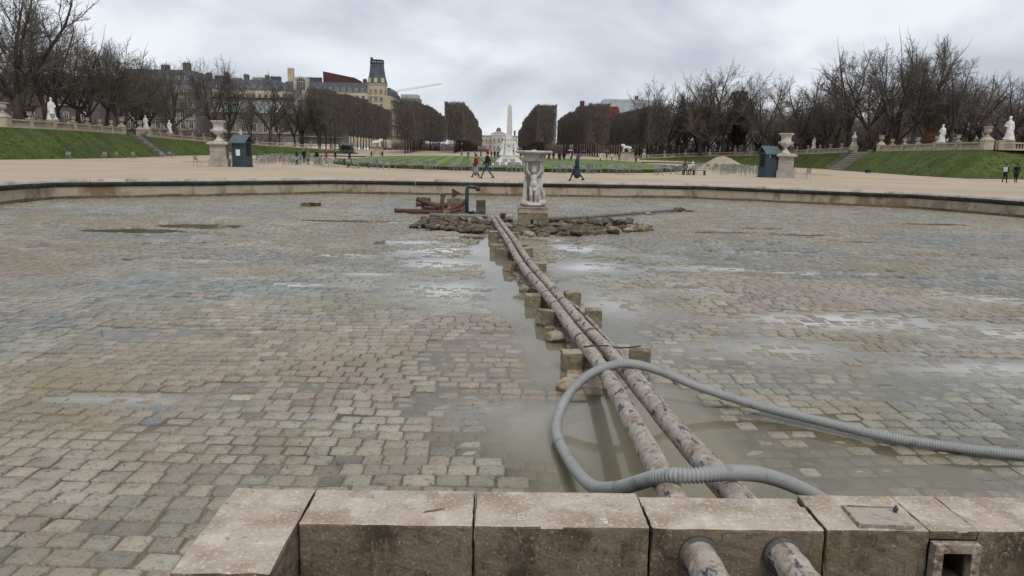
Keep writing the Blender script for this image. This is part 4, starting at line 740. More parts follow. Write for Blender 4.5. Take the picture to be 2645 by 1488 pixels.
def bank(foot, crest, gap, name, lab, seed):
    mb = MB(); K = 8; r = random.Random(seed)
    for i in range(len(foot) - 1):
        if i == gap: continue
        a0, a1, b0, b1 = (Vector(p) for p in (foot[i], foot[i + 1], crest[i], crest[i + 1])); n = max(2, int((a1 - a0).length / 2.5)); vs = []
        for s in range(n + 1):
            for k in range(K + 1):
                t = k / K; p = a0.lerp(a1, s / n).lerp(b0.lerp(b1, s / n), t); q = math.sin(t * math.pi) * 0.22
                vs.append((p.x, p.y, p.z * 1.0 + q + (0.10 * (vnoise(np.array([p.x * 0.4]), np.array([p.y * 0.4]), seed)[0] - 0.5) if 0 < k < K else 0) + (0.012 if k == 0 else 0)))
        flip = foot[0][0] < 0
        for s in range(n):
            for k in range(K):
                q = (s * (K + 1) + k, (s + 1) * (K + 1) + k, (s + 1) * (K + 1) + k + 1, s * (K + 1) + k + 1); mb.add([vs[i_] for i_ in q], [(0, 1, 2, 3) if not flip else (3, 2, 1, 0)])
    o = mb.build(name, 'grass', None, True); tag(o, lab, kind='structure'); bmx = bmesh.new(); bmx.from_mesh(o.data); bmesh.ops.remove_doubles(bmx, verts=bmx.verts, dist=0.005); bmx.to_mesh(o.data); bmx.free()
bank(BLft, TLft, 4, 'grass_bank', 'sloping green grass bank below the left terrace', 3)
bank(BRgt, TRgt, 5, 'grass_bank', 'sloping green grass bank below the right terrace', 4)
def terrace(crest, xo, name, lab):
    mb = MB()
    for a, b in zip(crest, crest[1:]):
        mb.add([(a[0], a[1], a[2]), (b[0], b[1], b[2]), (xo, b[1] + 12, b[2] + 0.3), (xo, a[1] + 3, a[2] + 0.3)], [(0, 1, 2, 3) if xo > 0 else (3, 2, 1, 0)])
    tag(mb.build(name, 'terrace_earth'), lab, kind='structure')
terrace(TLft, -420, 'terrace', 'bare earth terrace on the left'); terrace(TRgt, 420, 'terrace', 'bare earth terrace on the right')
# upper gravel beyond the lawn, rising to the avenue
mb = MB(); rise = [(203, 0.25), (206, 0.55), (212, 0.75), (225, 1.2), (260, 2.0), (420, 2.3), (2500, 2.5)]
for (y0, z0), (y1, z1) in zip(rise, rise[1:]): mb.add([(-60 if y0 < 215 else -420, y0, z0), (60 if y0 < 215 else 420, y0, z0), (60 if y0 < 215 else 420, y1, z1), (-60 if y0 < 215 else -420, y1, z1)], [(0, 1, 2, 3)])
tag(mb.build('upper_walk', 'gravel'), 'raised gravel walk beyond the lawn', kind='structure')
st = empty('step_edge', (AXIS, 203, 0), 0, 'low stone step along the far end of the lawn', 'step'); mb = MB()
for k in range(12): mb.box((-33 + k * 6.0, 0.0, 0.14), (5.98, 0.5, 0.30))
mb.build('tread', 'limestone_grey', st)

# lawn with its planted border
LW = []
for k in range(48):
    a = 2 * math.pi * k / 48; c_, s_ = math.cos(a), math.sin(a); w = 25 + 4 * s_; LW.append((AXIS + w * math.copysign(abs(c_) ** 0.72, c_), 136 + 60 * math.copysign(abs(s_) ** 0.72, s_)))
def sheet(poly, z, name, mat, lab, kind='structure'):
    mb = MB(); n = len(poly); cxp = sum(p[0] for p in poly) / n; cyp = sum(p[1] for p in poly) / n
    mb.add([(cxp, cyp, z)] + [(x, y, z) for x, y in poly], [(0, 1 + i, 1 + (i + 1) % n) for i in range(n)]); o = mb.build(name, mat); tag(o, lab, kind=kind); return o
sheet([(AXIS + (x - AXIS) * 1.07, 136 + (y - 136) * 1.035) for x, y in LW], 0.004, 'flower_bed', 'soil', 'bare planted border round the lawn')
lz = lambda y: 0.09 + 0.006 * (y - 76)
mb = MB(); n = len(LW); mb.add([(AXIS, 136, lz(136))] + [(x, y, lz(y)) for x, y in LW] + [(x, y, 0.0) for x, y in LW], [(0, 1 + i, 1 + (i + 1) % n) for i in range(n)] + [(1 + i, 1 + n + i, 1 + n + (i + 1) % n, 1 + (i + 1) % n) for i in range(n)]); tag(mb.build('lawn', 'lawn'), 'striped green lawn round the white monument', kind='structure')
mb = MB(); n = len(LW)
for i in range(n):   # low clipped edging
    x0, y0 = LW[i]; x1, y1 = LW[(i + 1) % n]; L = math.hypot(x1 - x0, y1 - y0); a = math.atan2(y1 - y0, x1 - x0); m_ = max(1, int(L / 0.7))
    for k in range(m_):
        t = (k + 0.5) / m_; mb.box((AXIS + ((x0 + (x1 - x0) * t) - AXIS) * 1.035, 136 + ((y0 + (y1 - y0) * t) - 136) * 1.017, 0.16), (L / m_ * 1.3, 1.0 + 0.5 * rnd.random(), 0.24 + 0.18 * rnd.random()), a + rnd.uniform(-.3, .3))
tag(mb.build('border_planting', 'planting'), 'low dark planting edging the lawn', 'plants', kind='stuff')
# second bare beds left and right of the lawn
for sx, lab in ((-1, 'left'), (1, 'right')):
    c = (AXIS + sx * 34, 118); sheet([(c[0] + 6.5 * math.cos(a * 0.2618), c[1] + 34 * math.sin(a * 0.2618)) for a in range(24)], 0.004, 'flower_bed', 'sand', 'pale bare bed beside the lawn on the ' + lab)
# sand heap on the right
mb = MB(); vs = [(0, 0, 2.0)]
for j, (r_, z) in enumerate(((0.9, 1.72), (1.9, 1.05), (2.9, 0.35), (3.6, 0.0))):
    for i in range(20): a = i * math.pi / 10; q = 1 + 0.10 * math.sin(i * 2.3 + j); vs.append((r_ * q * math.cos(a) * 1.15, r_ * q * math.sin(a), z))
fs = [(0, 1 + i, 1 + (i + 1) % 20) for i in range(20)] + [(1 + j * 20 + i, 1 + (j + 1) * 20 + i, 1 + (j + 1) * 20 + (i + 1) % 20, 1 + j * 20 + (i + 1) % 20) for j in range(3) for i in range(20)]
mb.add(vs, fs); o = mb.build('sand_heap', 'sand', None, True); o.location = (33.2, 115, 0); tag(o, 'heap of brown sand between the chairs and the right terrace', 'sand heap')

# balustrades along the crests, with dies, urns on some and queens' statues between
urn_me = None
def urn_mesh():
    mb = MB(); mb.lathe([(0.30, 0), (0.30, 0.10), (0.20, 0.14), (0.11, 0.26), (0.13, 0.32), (0.30, 0.44), (0.37, 0.58), (0.37, 0.72), (0.33, 0.86), (0.40, 0.98), (0.47, 1.02), (0.47, 1.07), (0.38, 1.08), (0.30, 0.98)], 16)
    return mb.mesh('urn', 'limestone_grey', True)
urn_me = urn_mesh()
def balustrade(pts, lab, side, spacing=6.5, urn_every=1, h=0.98, end_big=True):
    b0 = pts[0]; root = empty('balustrade', (b0[0], b0[1], b0[2]), 0, lab, 'balustrade'); O = Vector(b0)
    rail = MB(); base = MB(); bal = MB(); dies = []
    for i, (a, b) in enumerate(zip(pts, pts[1:])):
        a, b = Vector(a), Vector(b); d = b - a; L = d.length; u = d / L; ang = math.atan2(d.y, d.x); pit = -math.asin(u.z); mid = (a + b) / 2 - O
        rail.box(mid + Vector((0, 0, h - 0.08)), (L, 0.42, 0.16), ang, 0, 0, pit); base.box(mid + Vector((0, 0, 0.10)), (L, 0.46, 0.28), ang, 0, 0, pit)
        nb = int(L / 0.36)
        for k in range(nb):
            p = a + u * ((k + 0.5) * L / nb) - O; bal.lathe([(0.07, 0.20), (0.095, 0.42), (0.05, 0.66), (0.075, h - 0.14)], 6, (p.x, p.y, p.z))
        nd = max(1, round(L / spacing))
        for k in range(nd + (1 if i == len(pts) - 2 else 0)): dies.append((a + u * (k * L / nd) - O, ang))
    rail.build('rail', 'limestone', root); base.build('plinth', 'limestone', root); tag(bal.build('balusters', 'limestone', root), kind='stuff')
    for k, (p, ang) in enumerate(dies):
        big = end_big and k in (0, len(dies) - 1); w = 1.15 if big else 0.62; mb = MB(); mb.box(p + Vector((0, 0, (h + 0.06) / 2)), (w, w * 0.95, h + 0.08), ang); mb.box(p + Vector((0, 0, h + 0.14)), (w + 0.12, w * 0.95 + 0.12, 0.10), ang)
        if big: mb.box(p + Vector((0, 0, h + 0.36)), (w, w, 0.34), ang, 0, 0, 0, 0.55)
        mb.build('pedestal', 'limestone', root)
    return [(p + O, big_) for (p, _), big_ in zip(dies, [end_big and k in (0, len(dies) - 1) for k in range(len(dies))])]
urn_n = {'left': 0, 'right': 0}
def urns(d, side, sc=1.0):
    for k, (p, big) in enumerate(d):
        o = obj('stone_urn', urn_me); o.location = p + Vector((0, 0, 0.98 + 0.19 + (0.34 if big else 0))); s = (1.12 if big else 0.72) * sc; o.scale = (s, s, s); i = urn_n[side]; urn_n[side] += 1
        tag(o, '%s stone urn on the %s terrace balustrade counted from the photo edge' % (ORD[i] if i < len(ORD) else 'far', side), 'urn', 'urns on the %s balustrade' % side)
off = lambda pts, d: [(x - d if x > 0 else x + d, y - d * 0.3, z) for x, y, z in pts]
balustrade([(-92, 81.2, 3.4), (-60.2, 81.7, 3.4)], 'end run of stone balustrade on the left terrace at the photo edge', 'left')
dl = balustrade([(-54.9, 87.6, 3.4), (-56.6, 105, 3.5), (-61.1, 127.5, 3.5)], 'stone balustrade on the left terrace before the stairs', 'left'); urns(dl, 'left')
dl2 = balustrade([(-65.7, 144, 3.5), (-68.2, 162, 3.2), (-68.6, 182, 2.9), (-63, 203.6, 2.45), (-51.3, 212.6, 1.9), (-40, 214.4, 1.05)], 'stone balustrade curving down beyond the left stairs', 'left'); urns(dl2, 'left')
balustrade([(96, 95.2, 3.3), (60.5, 93.4, 3.3)], 'end run of stone balustrade on the right terrace at the photo edge', 'right', end_big=False)
dr = balustrade([(58.2, 92.3, 3.3), (58.7, 99, 3.3), (61.1, 113, 3.3), (64.1, 130, 3.3)], 'stone balustrade on the right terrace before the stairs', 'right'); urns(dr, 'right')
dr2 = balustrade([(68.2, 149, 3.3), (69.2, 167, 3.0), (68.2, 184, 2.7), (62, 203.6, 2.3), (51, 212.6, 1.8), (40, 214.4, 1.05)], 'stone balustrade curving down beyond the right stairs', 'right'); urns(dr2, 'right')

# stairs through the banks
def stairs(f0, f1, c0, c1, lab, n=18):
    root = empty('staircase', ((f0[0] + f1[0]) / 2, (f0[1] + f1[1]) / 2, 0), 0, lab, 'staircase'); O = root.location.copy(); f0, f1, c0, c1 = (Vector(p) for p in (f0, f1, c0, c1))
    for k in range(n):
        t0, t1 = k / n, (k + 1) / n; a, b, c, d = f0.lerp(c0, t0), f1.lerp(c1, t0), f1.lerp(c1, t1), f0.lerp(c0, t1); z1 = c0.z * t1; mb = MB()
        mb.add([(p.x - O.x, p.y - O.y, z) for z in (max(0.0, c0.z * t0 - 0.2), z1) for p in (a, b, c, d)], [(3, 2, 1, 0), (4, 5, 6, 7), (0, 1, 5, 4), (1, 2, 6, 5), (2, 3, 7, 6), (3, 0, 4, 7)]); mb.build('step', 'limestone_grey' if k % 2 else 'dark_joint', root)
    for p, q in ((f0, c0), (f1, c1)):
        mb = MB(); m_ = 6
        for k in range(m_):
            t0, t1 = k / m_, (k + 1) / m_; a, b = p.lerp(q, t0), p.lerp(q, t1); w = 0.35; z = q.z * t1 + 0.35; d_ = (f1 - f0).normalized() * w
            mb.add([(x.x + s * d_.x - O.x, x.y + s * d_.y - O.y, zz) for zz in (0, z) for x, s in ((a, -1), (a, 1), (b, 1), (b, -1))], [(3, 2, 1, 0), (4, 5, 6, 7), (0, 1, 5, 4), (1, 2, 6, 5), (2, 3, 7, 6), (3, 0, 4, 7)])
        mb.build('side_wall', 'dark_joint', root)
stairs((-55.4, 127.6, 0), (-59.4, 140.5, 0), (-60.6, 128.5, 3.5), (-65, 143, 3.5), 'stone staircase up to the left terrace')
stairs((58.1, 130.6, 0), (61.9, 145.5, 0), (63.5, 131.5, 3.3), (67.5, 148, 3.3), 'stone staircase up to the right terrace')

# statues of queens in white marble on the balustrade line
def queen(seed, lean=0.0):
    r = random.Random(seed); c = [((0, 0, 0.10), (0, 0, 1.15), 0.52, 0.30, 0), ((0.05 + lean, 0, 1.1), (lean, 0, 1.75), 0.30, 0.27, 0), ((lean, 0, 1.75), (lean, 0, 2.05), 0.30, 0.20, 0), ((lean, 0, 2.1), (lean, -0.02, 2.25), 0.10, 0.10, 0), ('e', (lean, -0.04, 2.40), (0.145, 0.16, 0.19), 0), ('e', (lean, 0.02, 2.53), (0.15, 0.15, 0.09), 0)]
    s = r.choice((-1, 1)); c += [((lean + s * 0.28, 0, 1.95), (lean + s * 0.42, -0.08, 1.55), 0.11, 0.09, 0), ((lean + s * 0.42, -0.08, 1.55), (lean + s * 0.15, -0.32, 1.48), 0.085, 0.07, 0), ((lean - s * 0.28, 0, 1.95), (lean - s * 0.40, -0.05, 1.5), 0.11, 0.09, 0), ((lean - s * 0.40, -0.05, 1.5), (lean - s * 0.44, -0.15, 1.1), 0.09, 0.08, 0)]
    for k in range(9): a = k * 0.7 + seed; c.append(((0.44 * math.cos(a), 0.42 * math.sin(a), 0.05), (0.22 * math.cos(a + 0.3) + lean * 0.6, 0.22 * math.sin(a + 0.3), 1.35), 0.12, 0.05, 0))
    c.append(('e', (s * 0.30, -0.2, 0.15), (0.32, 0.3, 0.17), 0)); return organic('queen', c, ['marble_white'], 0.05, 1)
QS = [(-56.9, 100.5, 3.4, 1.08, 'tall white marble queen statue near the left photo edge', 0.05, R(60)), (-66.6, 148.5, 3.5, 1.0, 'white marble statue just beyond the left stairs', -0.04, R(50)), (-69.6, 166, 3.15, 1.05, 'second white marble statue beyond the left stairs', 0.03, R(50)),
      (62.9, 95.4, 3.3, 1.12, 'largest white marble queen statue near the right photo edge', -0.10, R(-50)), (64.4, 112.8, 3.3, 1.0, 'white marble statue on the right terrace before the stairs', 0.08, R(-60)), (69.8, 152.5, 3.25, 1.05, 'white draped statue just beyond the right stairs', 0.0, R(-60)), (71.0, 175, 2.9, 1.0, 'distant grey statue farthest along the right terrace', 0.02, R(-60)), (-66.0, 200, 2.5, 1.0, 'pale statue half hidden among trees at the far left terrace', 0.02, R(30))]
for k, (x, y, z, s, lab, ln, rz) in enumerate(QS):
    root = empty('marble_statue', (x, y, z), rz, lab, 'statue', 'statues on the terraces'); mb = MB(); mb.box((0, 0, 0.60), (1.05, 1.05, 1.20)); mb.box((0, 0, 1.24), (1.2, 1.2, 0.10)); mb.build('plinth', 'limestone', root)
    q = obj('figure', queen(400 + k, ln), root); q.location = (0, 0, 1.28); q.scale = (s, s, s)
# lions flanking the far walk
def lion():
    c = [((-0.75, 0, 1.05), (0.65, 0, 1.15), 0.32, 0.36, 0), ((0.65, 0, 1.2), (1.05, 0, 1.55), 0.36, 0.30, 0), ('e', (1.18, 0, 1.66), (0.30, 0.26, 0.28), 0), ('e', (1.44, 0, 1.58), (0.16, 0.14, 0.13), 0), ('e', (0.85, 0, 1.5), (0.36, 0.38, 0.42), 0)]
    for sy in (-1, 1):
        c += [((0.75, sy * 0.2, 1.05), (0.85 + 0.1 * sy, sy * 0.22, 0.15), 0.16, 0.11, 0), ((0.85 + 0.1 * sy, sy * 0.22, 0.12), (1.02 + 0.1 * sy, sy * 0.22, 0.10), 0.11, 0.09, 0), ((-0.72, sy * 0.2, 1.0), (-0.55 + 0.15 * sy, sy * 0.22, 0.6), 0.22, 0.13, 0), ((-0.55 + 0.15 * sy, sy * 0.22, 0.6), (-0.75 + 0.15 * sy, sy * 0.22, 0.15), 0.11, 0.09, 0), ((-0.75 + 0.15 * sy, sy * 0.22, 0.12), (-0.58 + 0.15 * sy, sy * 0.22, 0.10), 0.10, 0.08, 0)]
    c += [((-1.0, 0, 1.1), (-1.25, 0, 0.6), 0.07, 0.05, 0), ((-1.25, 0, 0.6), (-1.2, 0, 0.25), 0.05, 0.09, 0)]; return organic('lion', c, ['marble_white'], 0.045, 2)
lm = lion()
for x, rz, lab in ((-32.5, 0, 'white lion statue on its pedestal at the left of the far walk'), (33.9, math.pi, 'white lion statue on its pedestal at the right of the far walk')):
    root = empty('lion_statue', (x, 206.5, 0.5), rz, lab, 'statue', 'lions flanking the far walk'); mb = MB(); mb.box((0, 0, 1.0), (3.4, 1.5, 2.0)); mb.build('pedestal', 'limestone', root)
    mb = MB(); mb.box((0, 0, 2.1), (3.8, 1.8, 0.28)); mb.build('pedestal_cap', 'dark_joint', root); q = obj('figure', lm, root); q.location = (0, 0, 2.2); q.scale = (1.1, 1.1, 1.1)

# ------------------------------------------------------------------ white obelisk monument on the lawn
ob = empty('monument', (AXIS, 97.5, 0.16), 0, 'white marble monument with tall obelisk and two figures on the lawn', 'monument')
mb = MB(); mb.box((0, 0, 0.14), (4.2, 3.4, 0.28)); mb.box((0, 0, 0.38), (3.4, 2.8, 0.22), 0, 0, 0, 0, 0.94); mb.build('steps', 'marble_white', ob)
mb = MB(); mb.box((0, 0, 0.85), (2.0, 1.8, 0.75)); mb.box((0, 0, 1.30), (2.15, 1.9, 0.16)); mb.add([(-1.75, -0.9, 0.45), (-1.0, -0.9, 0.45), (-1.0, -0.9, 1.2), (-1.75, 0.9, 0.45), (-1.0, 0.9, 0.45), (-1.0, 0.9, 1.2)], [(0, 1, 2), (5, 4, 3), (0, 3, 4, 1), (1, 4, 5, 2), (2, 5, 3, 0)]); mb.add([(1.0, -0.9, 0.45), (1.75, -0.9, 0.45), (1.0, -0.9, 1.2), (1.0, 0.9, 0.45), (1.75, 0.9, 0.45), (1.0, 0.9, 1.2)], [(0, 1, 2), (5, 4, 3), (0, 3, 4, 1), (1, 4, 5, 2), (2, 5, 3, 0)]); mb.build('base', 'marble_white', ob)
for s in (-1, 1): mb = MB(); mb.box((s * 0.48, -0.915, 0.72), (0.58, 0.05, 0.36)); mb.build('bronze_panel', 'plate_metal', ob)
mb = MB(); mb.box((0, 0, 2.30), (0.92, 0.92, 1.85)); mb.box((0, 0, 3.28), (1.02, 1.02, 0.12)); mb.box((0, 0, 3.52), (0.84, 0.84, 0.38)); die = mb.build('die', 'marble_white', ob)
mb = MB(); mb.lathe([(0.26, 0), (0.24, 0.05), (0.12, 0.09)], 16); md_ = mb.build('medallion', 'obelisk_shaft', die, True); md_.rotation_euler = (R(90), 0, 0); md_.location = (0, -0.46, 2.6)
mb = MB(); mb.box((0, 0, 5.50), (0.70, 0.70, 3.60), 0, 0, 0, 0, 0.72); mb.build('obelisk_shaft', 'obelisk_shaft', ob); mb = MB(); mb.box((0, 0, 7.50), (0.505, 0.505, 0.42), 0, 0, 0, 0, 0.08); mb.build('obelisk_tip', 'obelisk_shaft', ob)
for s, nm in ((-1, 401), (1, 402)):
    c = [((s * 0.95, 0, 1.40), (s * 0.72, 0, 2.4), 0.30, 0.24, 0), ((s * 0.72, 0, 2.4), (s * 0.62, 0, 3.0), 0.24, 0.19, 0), ((s * 0.62, 0, 3.0), (s * 0.60, 0, 3.2), 0.10, 0.09, 0), ('e', (s * 0.64, -0.03, 3.36), (0.15, 0.17, 0.19), 0), ((s * 0.75, -0.1, 2.95), (s * 1.0, -0.15, 2.5), 0.10, 0.08, 0), ((s * 1.0, -0.15, 2.5), (s * 1.15, -0.3, 2.2), 0.08, 0.06, 0), ((s * 0.55, -0.1, 2.95), (s * 0.4, -0.3, 2.7), 0.10, 0.07, 0)]
    for k in range(6): a = k * 1.05; c.append(((s * 0.95 + 0.28 * math.cos(a), 0.28 * math.sin(a), 1.40), (s * 0.72 + 0.15 * math.cos(a), 0.15 * math.sin(a), 2.4), 0.09, 0.04, 0))
    obj('figure', organic('figure', c, ['marble_white'], 0.04, 1), ob)
mb = MB()
# ------------------------------------------------------------------ great vases and sentry huts
def vase(x, y, lab):
    root = empty('great_vase', (x, y, 0), 0, lab, 'vase'); root.rotation_euler[2] = R(8 if x < 0 else -8)
    mb = MB(); mb.box((0, 0, 0.34), (1.62, 1.62, 0.68)); mb.build('plinth', 'limestone_grey', root)
    for k, (z0, z1) in enumerate(((0.685, 0.985), (0.995, 1.295), (1.305, 1.605), (1.615, 1.88))): mb = MB(); mb.box((0, 0, (z0 + z1) / 2), (1.36 - 0.004 * (k % 2), 1.36 - 0.004 * (k % 2), z1 - z0)); mb.build('course', 'limestone_grey', root)
    mb = MB(); mb.box((0, 0, 1.28), (1.345, 1.345, 1.2)); mb.build('joint_core', 'dark_joint', root)
    mb = MB(); mb.box((0, 0, 1.925), (1.50, 1.50, 0.08)); mb.box((0, 0, 2.03), (1.84, 1.84, 0.13)); mb.box((0, 0, 2.15), (1.80, 1.80, 0.12), 0, 0, 0, 0, 0.72); mb.build('cornice', 'limestone', root)
    mb = MB(); mb.lathe([(0.48, 2.20), (0.48, 2.28), (0.36, 2.34), (0.20, 2.52), (0.14, 2.72), (0.17, 2.80), (0.40, 2.92), (0.54, 3.06), (0.58, 3.20), (0.56, 3.27), (0.46, 3.33), (0.42, 3.52), (0.46, 3.76), (0.56, 3.90), (0.68, 3.97), (0.70, 4.03), (0.60, 4.05), (0.45, 3.95)], 28); v = mb.build('vase', 'marble_old', root, True)
    for s in (-1, 1): mb = MB(); mb.tube([(s * 0.50, 0, 3.06), (s * 0.66, 0, 3.12), (s * 0.66, 0, 3.24), (s * 0.52, 0, 3.28)], 0.045, 6); mb.build('handle', 'marble_old', v, True)
vase(-25.2, 70.5, 'great marble vase on a square pedestal beside the left hut'); vase(26.4, 71.5, 'great marble vase on a square pedestal beside the right hut')
def hut(x, y, rz, flip, lab):
    root = empty('sentry_hut', (x, y, 0), rz, lab, 'hut'); w, d, h = 1.30, 1.15, 2.25
    mb = MB(); mb.box((0, 0, h / 2), (w, d, h))
    for k in range(7): mb.box((-w / 2 + (k + 0.5) * w / 7, -d / 2 - 0.008, h / 2), (w / 7 - 0.02, 0.02, h - 0.06))
    mb.box((0, 0, 0.08), (w + 0.08, d + 0.08, 0.16)); mb.build('cabin', 'hut_paint', root)
    mb = MB(); rw, rd = w / 2 + 0.20, d / 2 + 0.24
    mb.add([(-rw, -rd, h - 0.10), (rw, -rd, h - 0.10), (rw, 0, h + 0.62), (-rw, 0, h + 0.62), (-rw, rd, h - 0.10), (rw, rd, h - 0.10), (-rw, -rd, h - 0.15), (rw, -rd, h - 0.15), (rw, 0, h + 0.55), (-rw, 0, h + 0.55), (-rw, rd, h - 0.15), (rw, rd, h - 0.15)],
           [(0, 1, 2, 3), (3, 2, 5, 4), (9, 8, 7, 6), (10, 11, 8, 9), (0, 6, 7, 1), (4, 5, 11, 10), (0, 3, 9, 6), (3, 4, 10, 9), (1, 7, 8, 2), (2, 8, 11, 5)]); mb.build('roof', 'hut_roof', root)
    s = -1 if flip else 1
    mb = MB(); mb.box((s * (w / 2 + 0.006), 0.0, 1.55), (0.03, 0.62, 1.15)); mb.build('opening', 'black', root)
    if not flip:
        mb = MB(); mb.box((-0.02, -d / 2 - 0.03, 1.28), (0.42, 0.02, 0.54)); nb = mb.build('notice', 'paper', root)
        mb = MB(); mb.box((-0.02, -d / 2 - 0.022, 1.28), (0.50, 0.02, 0.62)); mb.build('notice_frame', 'hut_roof', nb)
    else:
        mb = MB(); mb.box((0.06, -d / 2 - 0.02, 1.92), (0.13, 0.02, 0.24)); mb.build('peephole', 'black', root); mb = MB(); mb.box((-0.30, -d / 2 - 0.02, 1.94), (0.08, 0.02, 0.24)); mb.build('notice', 'paper', root)
hut(-23.2, 70.6, R(-16), False, 'dark teal wooden hut with notice right of the left vase'); hut(24.9, 71.5, R(16), True, 'dark teal wooden hut left of the right vase')

# ------------------------------------------------------------------ garden chairs and benches
def chair_mesh(arm):
    mb = MB()
    for sx in (-1, 1):
        mb.tube([(sx * 0.24, -0.24, 0), (sx * 0.23, -0.20, 0.43)], 0.018, 5); mb.tube([(sx * 0.24, 0.30, 0), (sx * 0.23, 0.20, 0.43), (sx * 0.22, 0.30, 0.90)], 0.018, 5)
        if arm: mb.tube([(sx * 0.25, -0.20, 0.43), (sx * 0.28, -0.22, 0.64), (sx * 0.28, 0.24, 0.66)], 0.02, 5)
    for k in range(7): mb.box((0, -0.20 + k * 0.067, 0.44 - 0.004 * k), (0.46, 0.052, 0.02))
    for k in range(5): mb.box((-0.17 + k * 0.085, 0.265, 0.72), (0.058, 0.015, 0.34), 0, 0, R(-12))
    mb.box((0, 0.30, 0.885), (0.46, 0.03, 0.05)); mb.box((0, 0.225, 0.55), (0.44, 0.025, 0.04)); return mb.mesh('garden_chair', 'chair_green')
CH = [chair_mesh(False), chair_mesh(True)]; cr = random.Random(21)
def chair(x, y, rz, lab, grp, z=0.0):
    o = obj('garden_chair', CH[cr.randrange(2)]); o.location = (x, y, z); o.rotation_euler = (0, 0, rz); tag(o, lab, 'chair', grp); return o
x = -19.5; nrow = 0
while x < 21.5:
    fr = 74.6 + ((x - AXIS) / 22) ** 4 * 14 - 1.2
    chair(x, fr - cr.uniform(0.0, 1.1), cr.choice((0, math.pi, math.pi, 0.3, 2.8)) + cr.uniform(-0.4, 0.4), ORD[nrow] + ' pale green chair from the left in the row before the lawn', 'chairs in the row before the lawn'); nrow += 1; x += cr.choice((0.62, 0.66, 0.8, 1.3, 2.2))
x = -19.0; nrow = 0
while x < 21:
    fr = 74.6 + ((x - AXIS) / 22) ** 4 * 14 - 2.6
    chair(x, fr - cr.uniform(0.0, 0.8), cr.choice((0, math.pi, 0.4, 2.6)) + cr.uniform(-0.5, 0.5), ORD[nrow] + ' pale green chair from the left in the front row before the lawn', 'chairs in the front row before the lawn'); nrow += 1; x += cr.choice((0.64, 0.7, 0.9, 1.8, 3.0))
x = -13; nrow = 0
while x < 15:
    chair(x, 71.6 - cr.uniform(0, 1.2), cr.uniform(0, 6.28), ORD[nrow] + ' stray pale green chair from the left on the gravel before the lawn', 'stray chairs before the lawn'); nrow += 1; x += cr.uniform(2.2, 5.5)
for k in range(105):
    a = cr.random(); x = -29.0 + cr.uniform(0, 8.5) - 0.0 * a; y = cr.uniform(78, 130) ; x -= (y - 78) * 0.16
    chair(x, y, cr.uniform(0, 6.28), 'pale green metal chair in the crowd of chairs right of the left hut', 'chairs crowded by the left hut')
for k in range(105):
    y = cr.uniform(77, 130); x = 23.0 + cr.uniform(0, 7.5) + (y - 78) * 0.16
    if math.hypot(x - 33.2, y - 115) < 4.6: continue
    chair(x, y, cr.uniform(0, 6.28), 'pale green metal chair in the crowd of chairs left of the right hut', 'chairs crowded by the right hut')
for k, (x, y, a) in enumerate([(-47.5, 86.5, 0.4), (-46.6, 92.5, 0.2), (-47.6, 98, 1.2), (-46.9, 100.5, 2.4), (-48.0, 103, 0.8), (-50.0, 116, 0.5), (-49.5, 119, 1.9), (-51.3, 122, 0.6), (-45.0, 131, 0.5), (-44, 134, 2)]):
    chair(x, y, a, ORD[k] + ' pale chair along the foot of the left grass bank from the photo edge', 'chairs at the left grass bank')
chair(-27.0, 70.0, 1.2, 'pale chair standing alone left of the left vase', None); chair(28.3, 70.8, -1.0, 'pale chair standing alone right of the right vase', None)
def bench(x, y, rz, lab):
    root = empty('bench', (x, y, 0), rz, lab, 'bench'); mb = MB()
    for k in range(4): mb.box((0, -0.17 + k * 0.115, 0.45), (2.3, 0.095, 0.05))
    mb.build('seat', 'bench_green', root)
    for sx in (-1.05, 0, 1.05): mb = MB(); mb.box((sx, 0, 0.21), (0.09, 0.42, 0.42)); mb.build('leg', 'bench_green', root)
bench(53.7, 112.0, R(75), 'low dark bench at the foot of the right grass bank'); bench(18.9, 74.9, R(4), 'low dark bench right of the seated couple'); bench(-14.0, 77.5, R(-8), 'low dark bench behind the chairs left of the lawn')

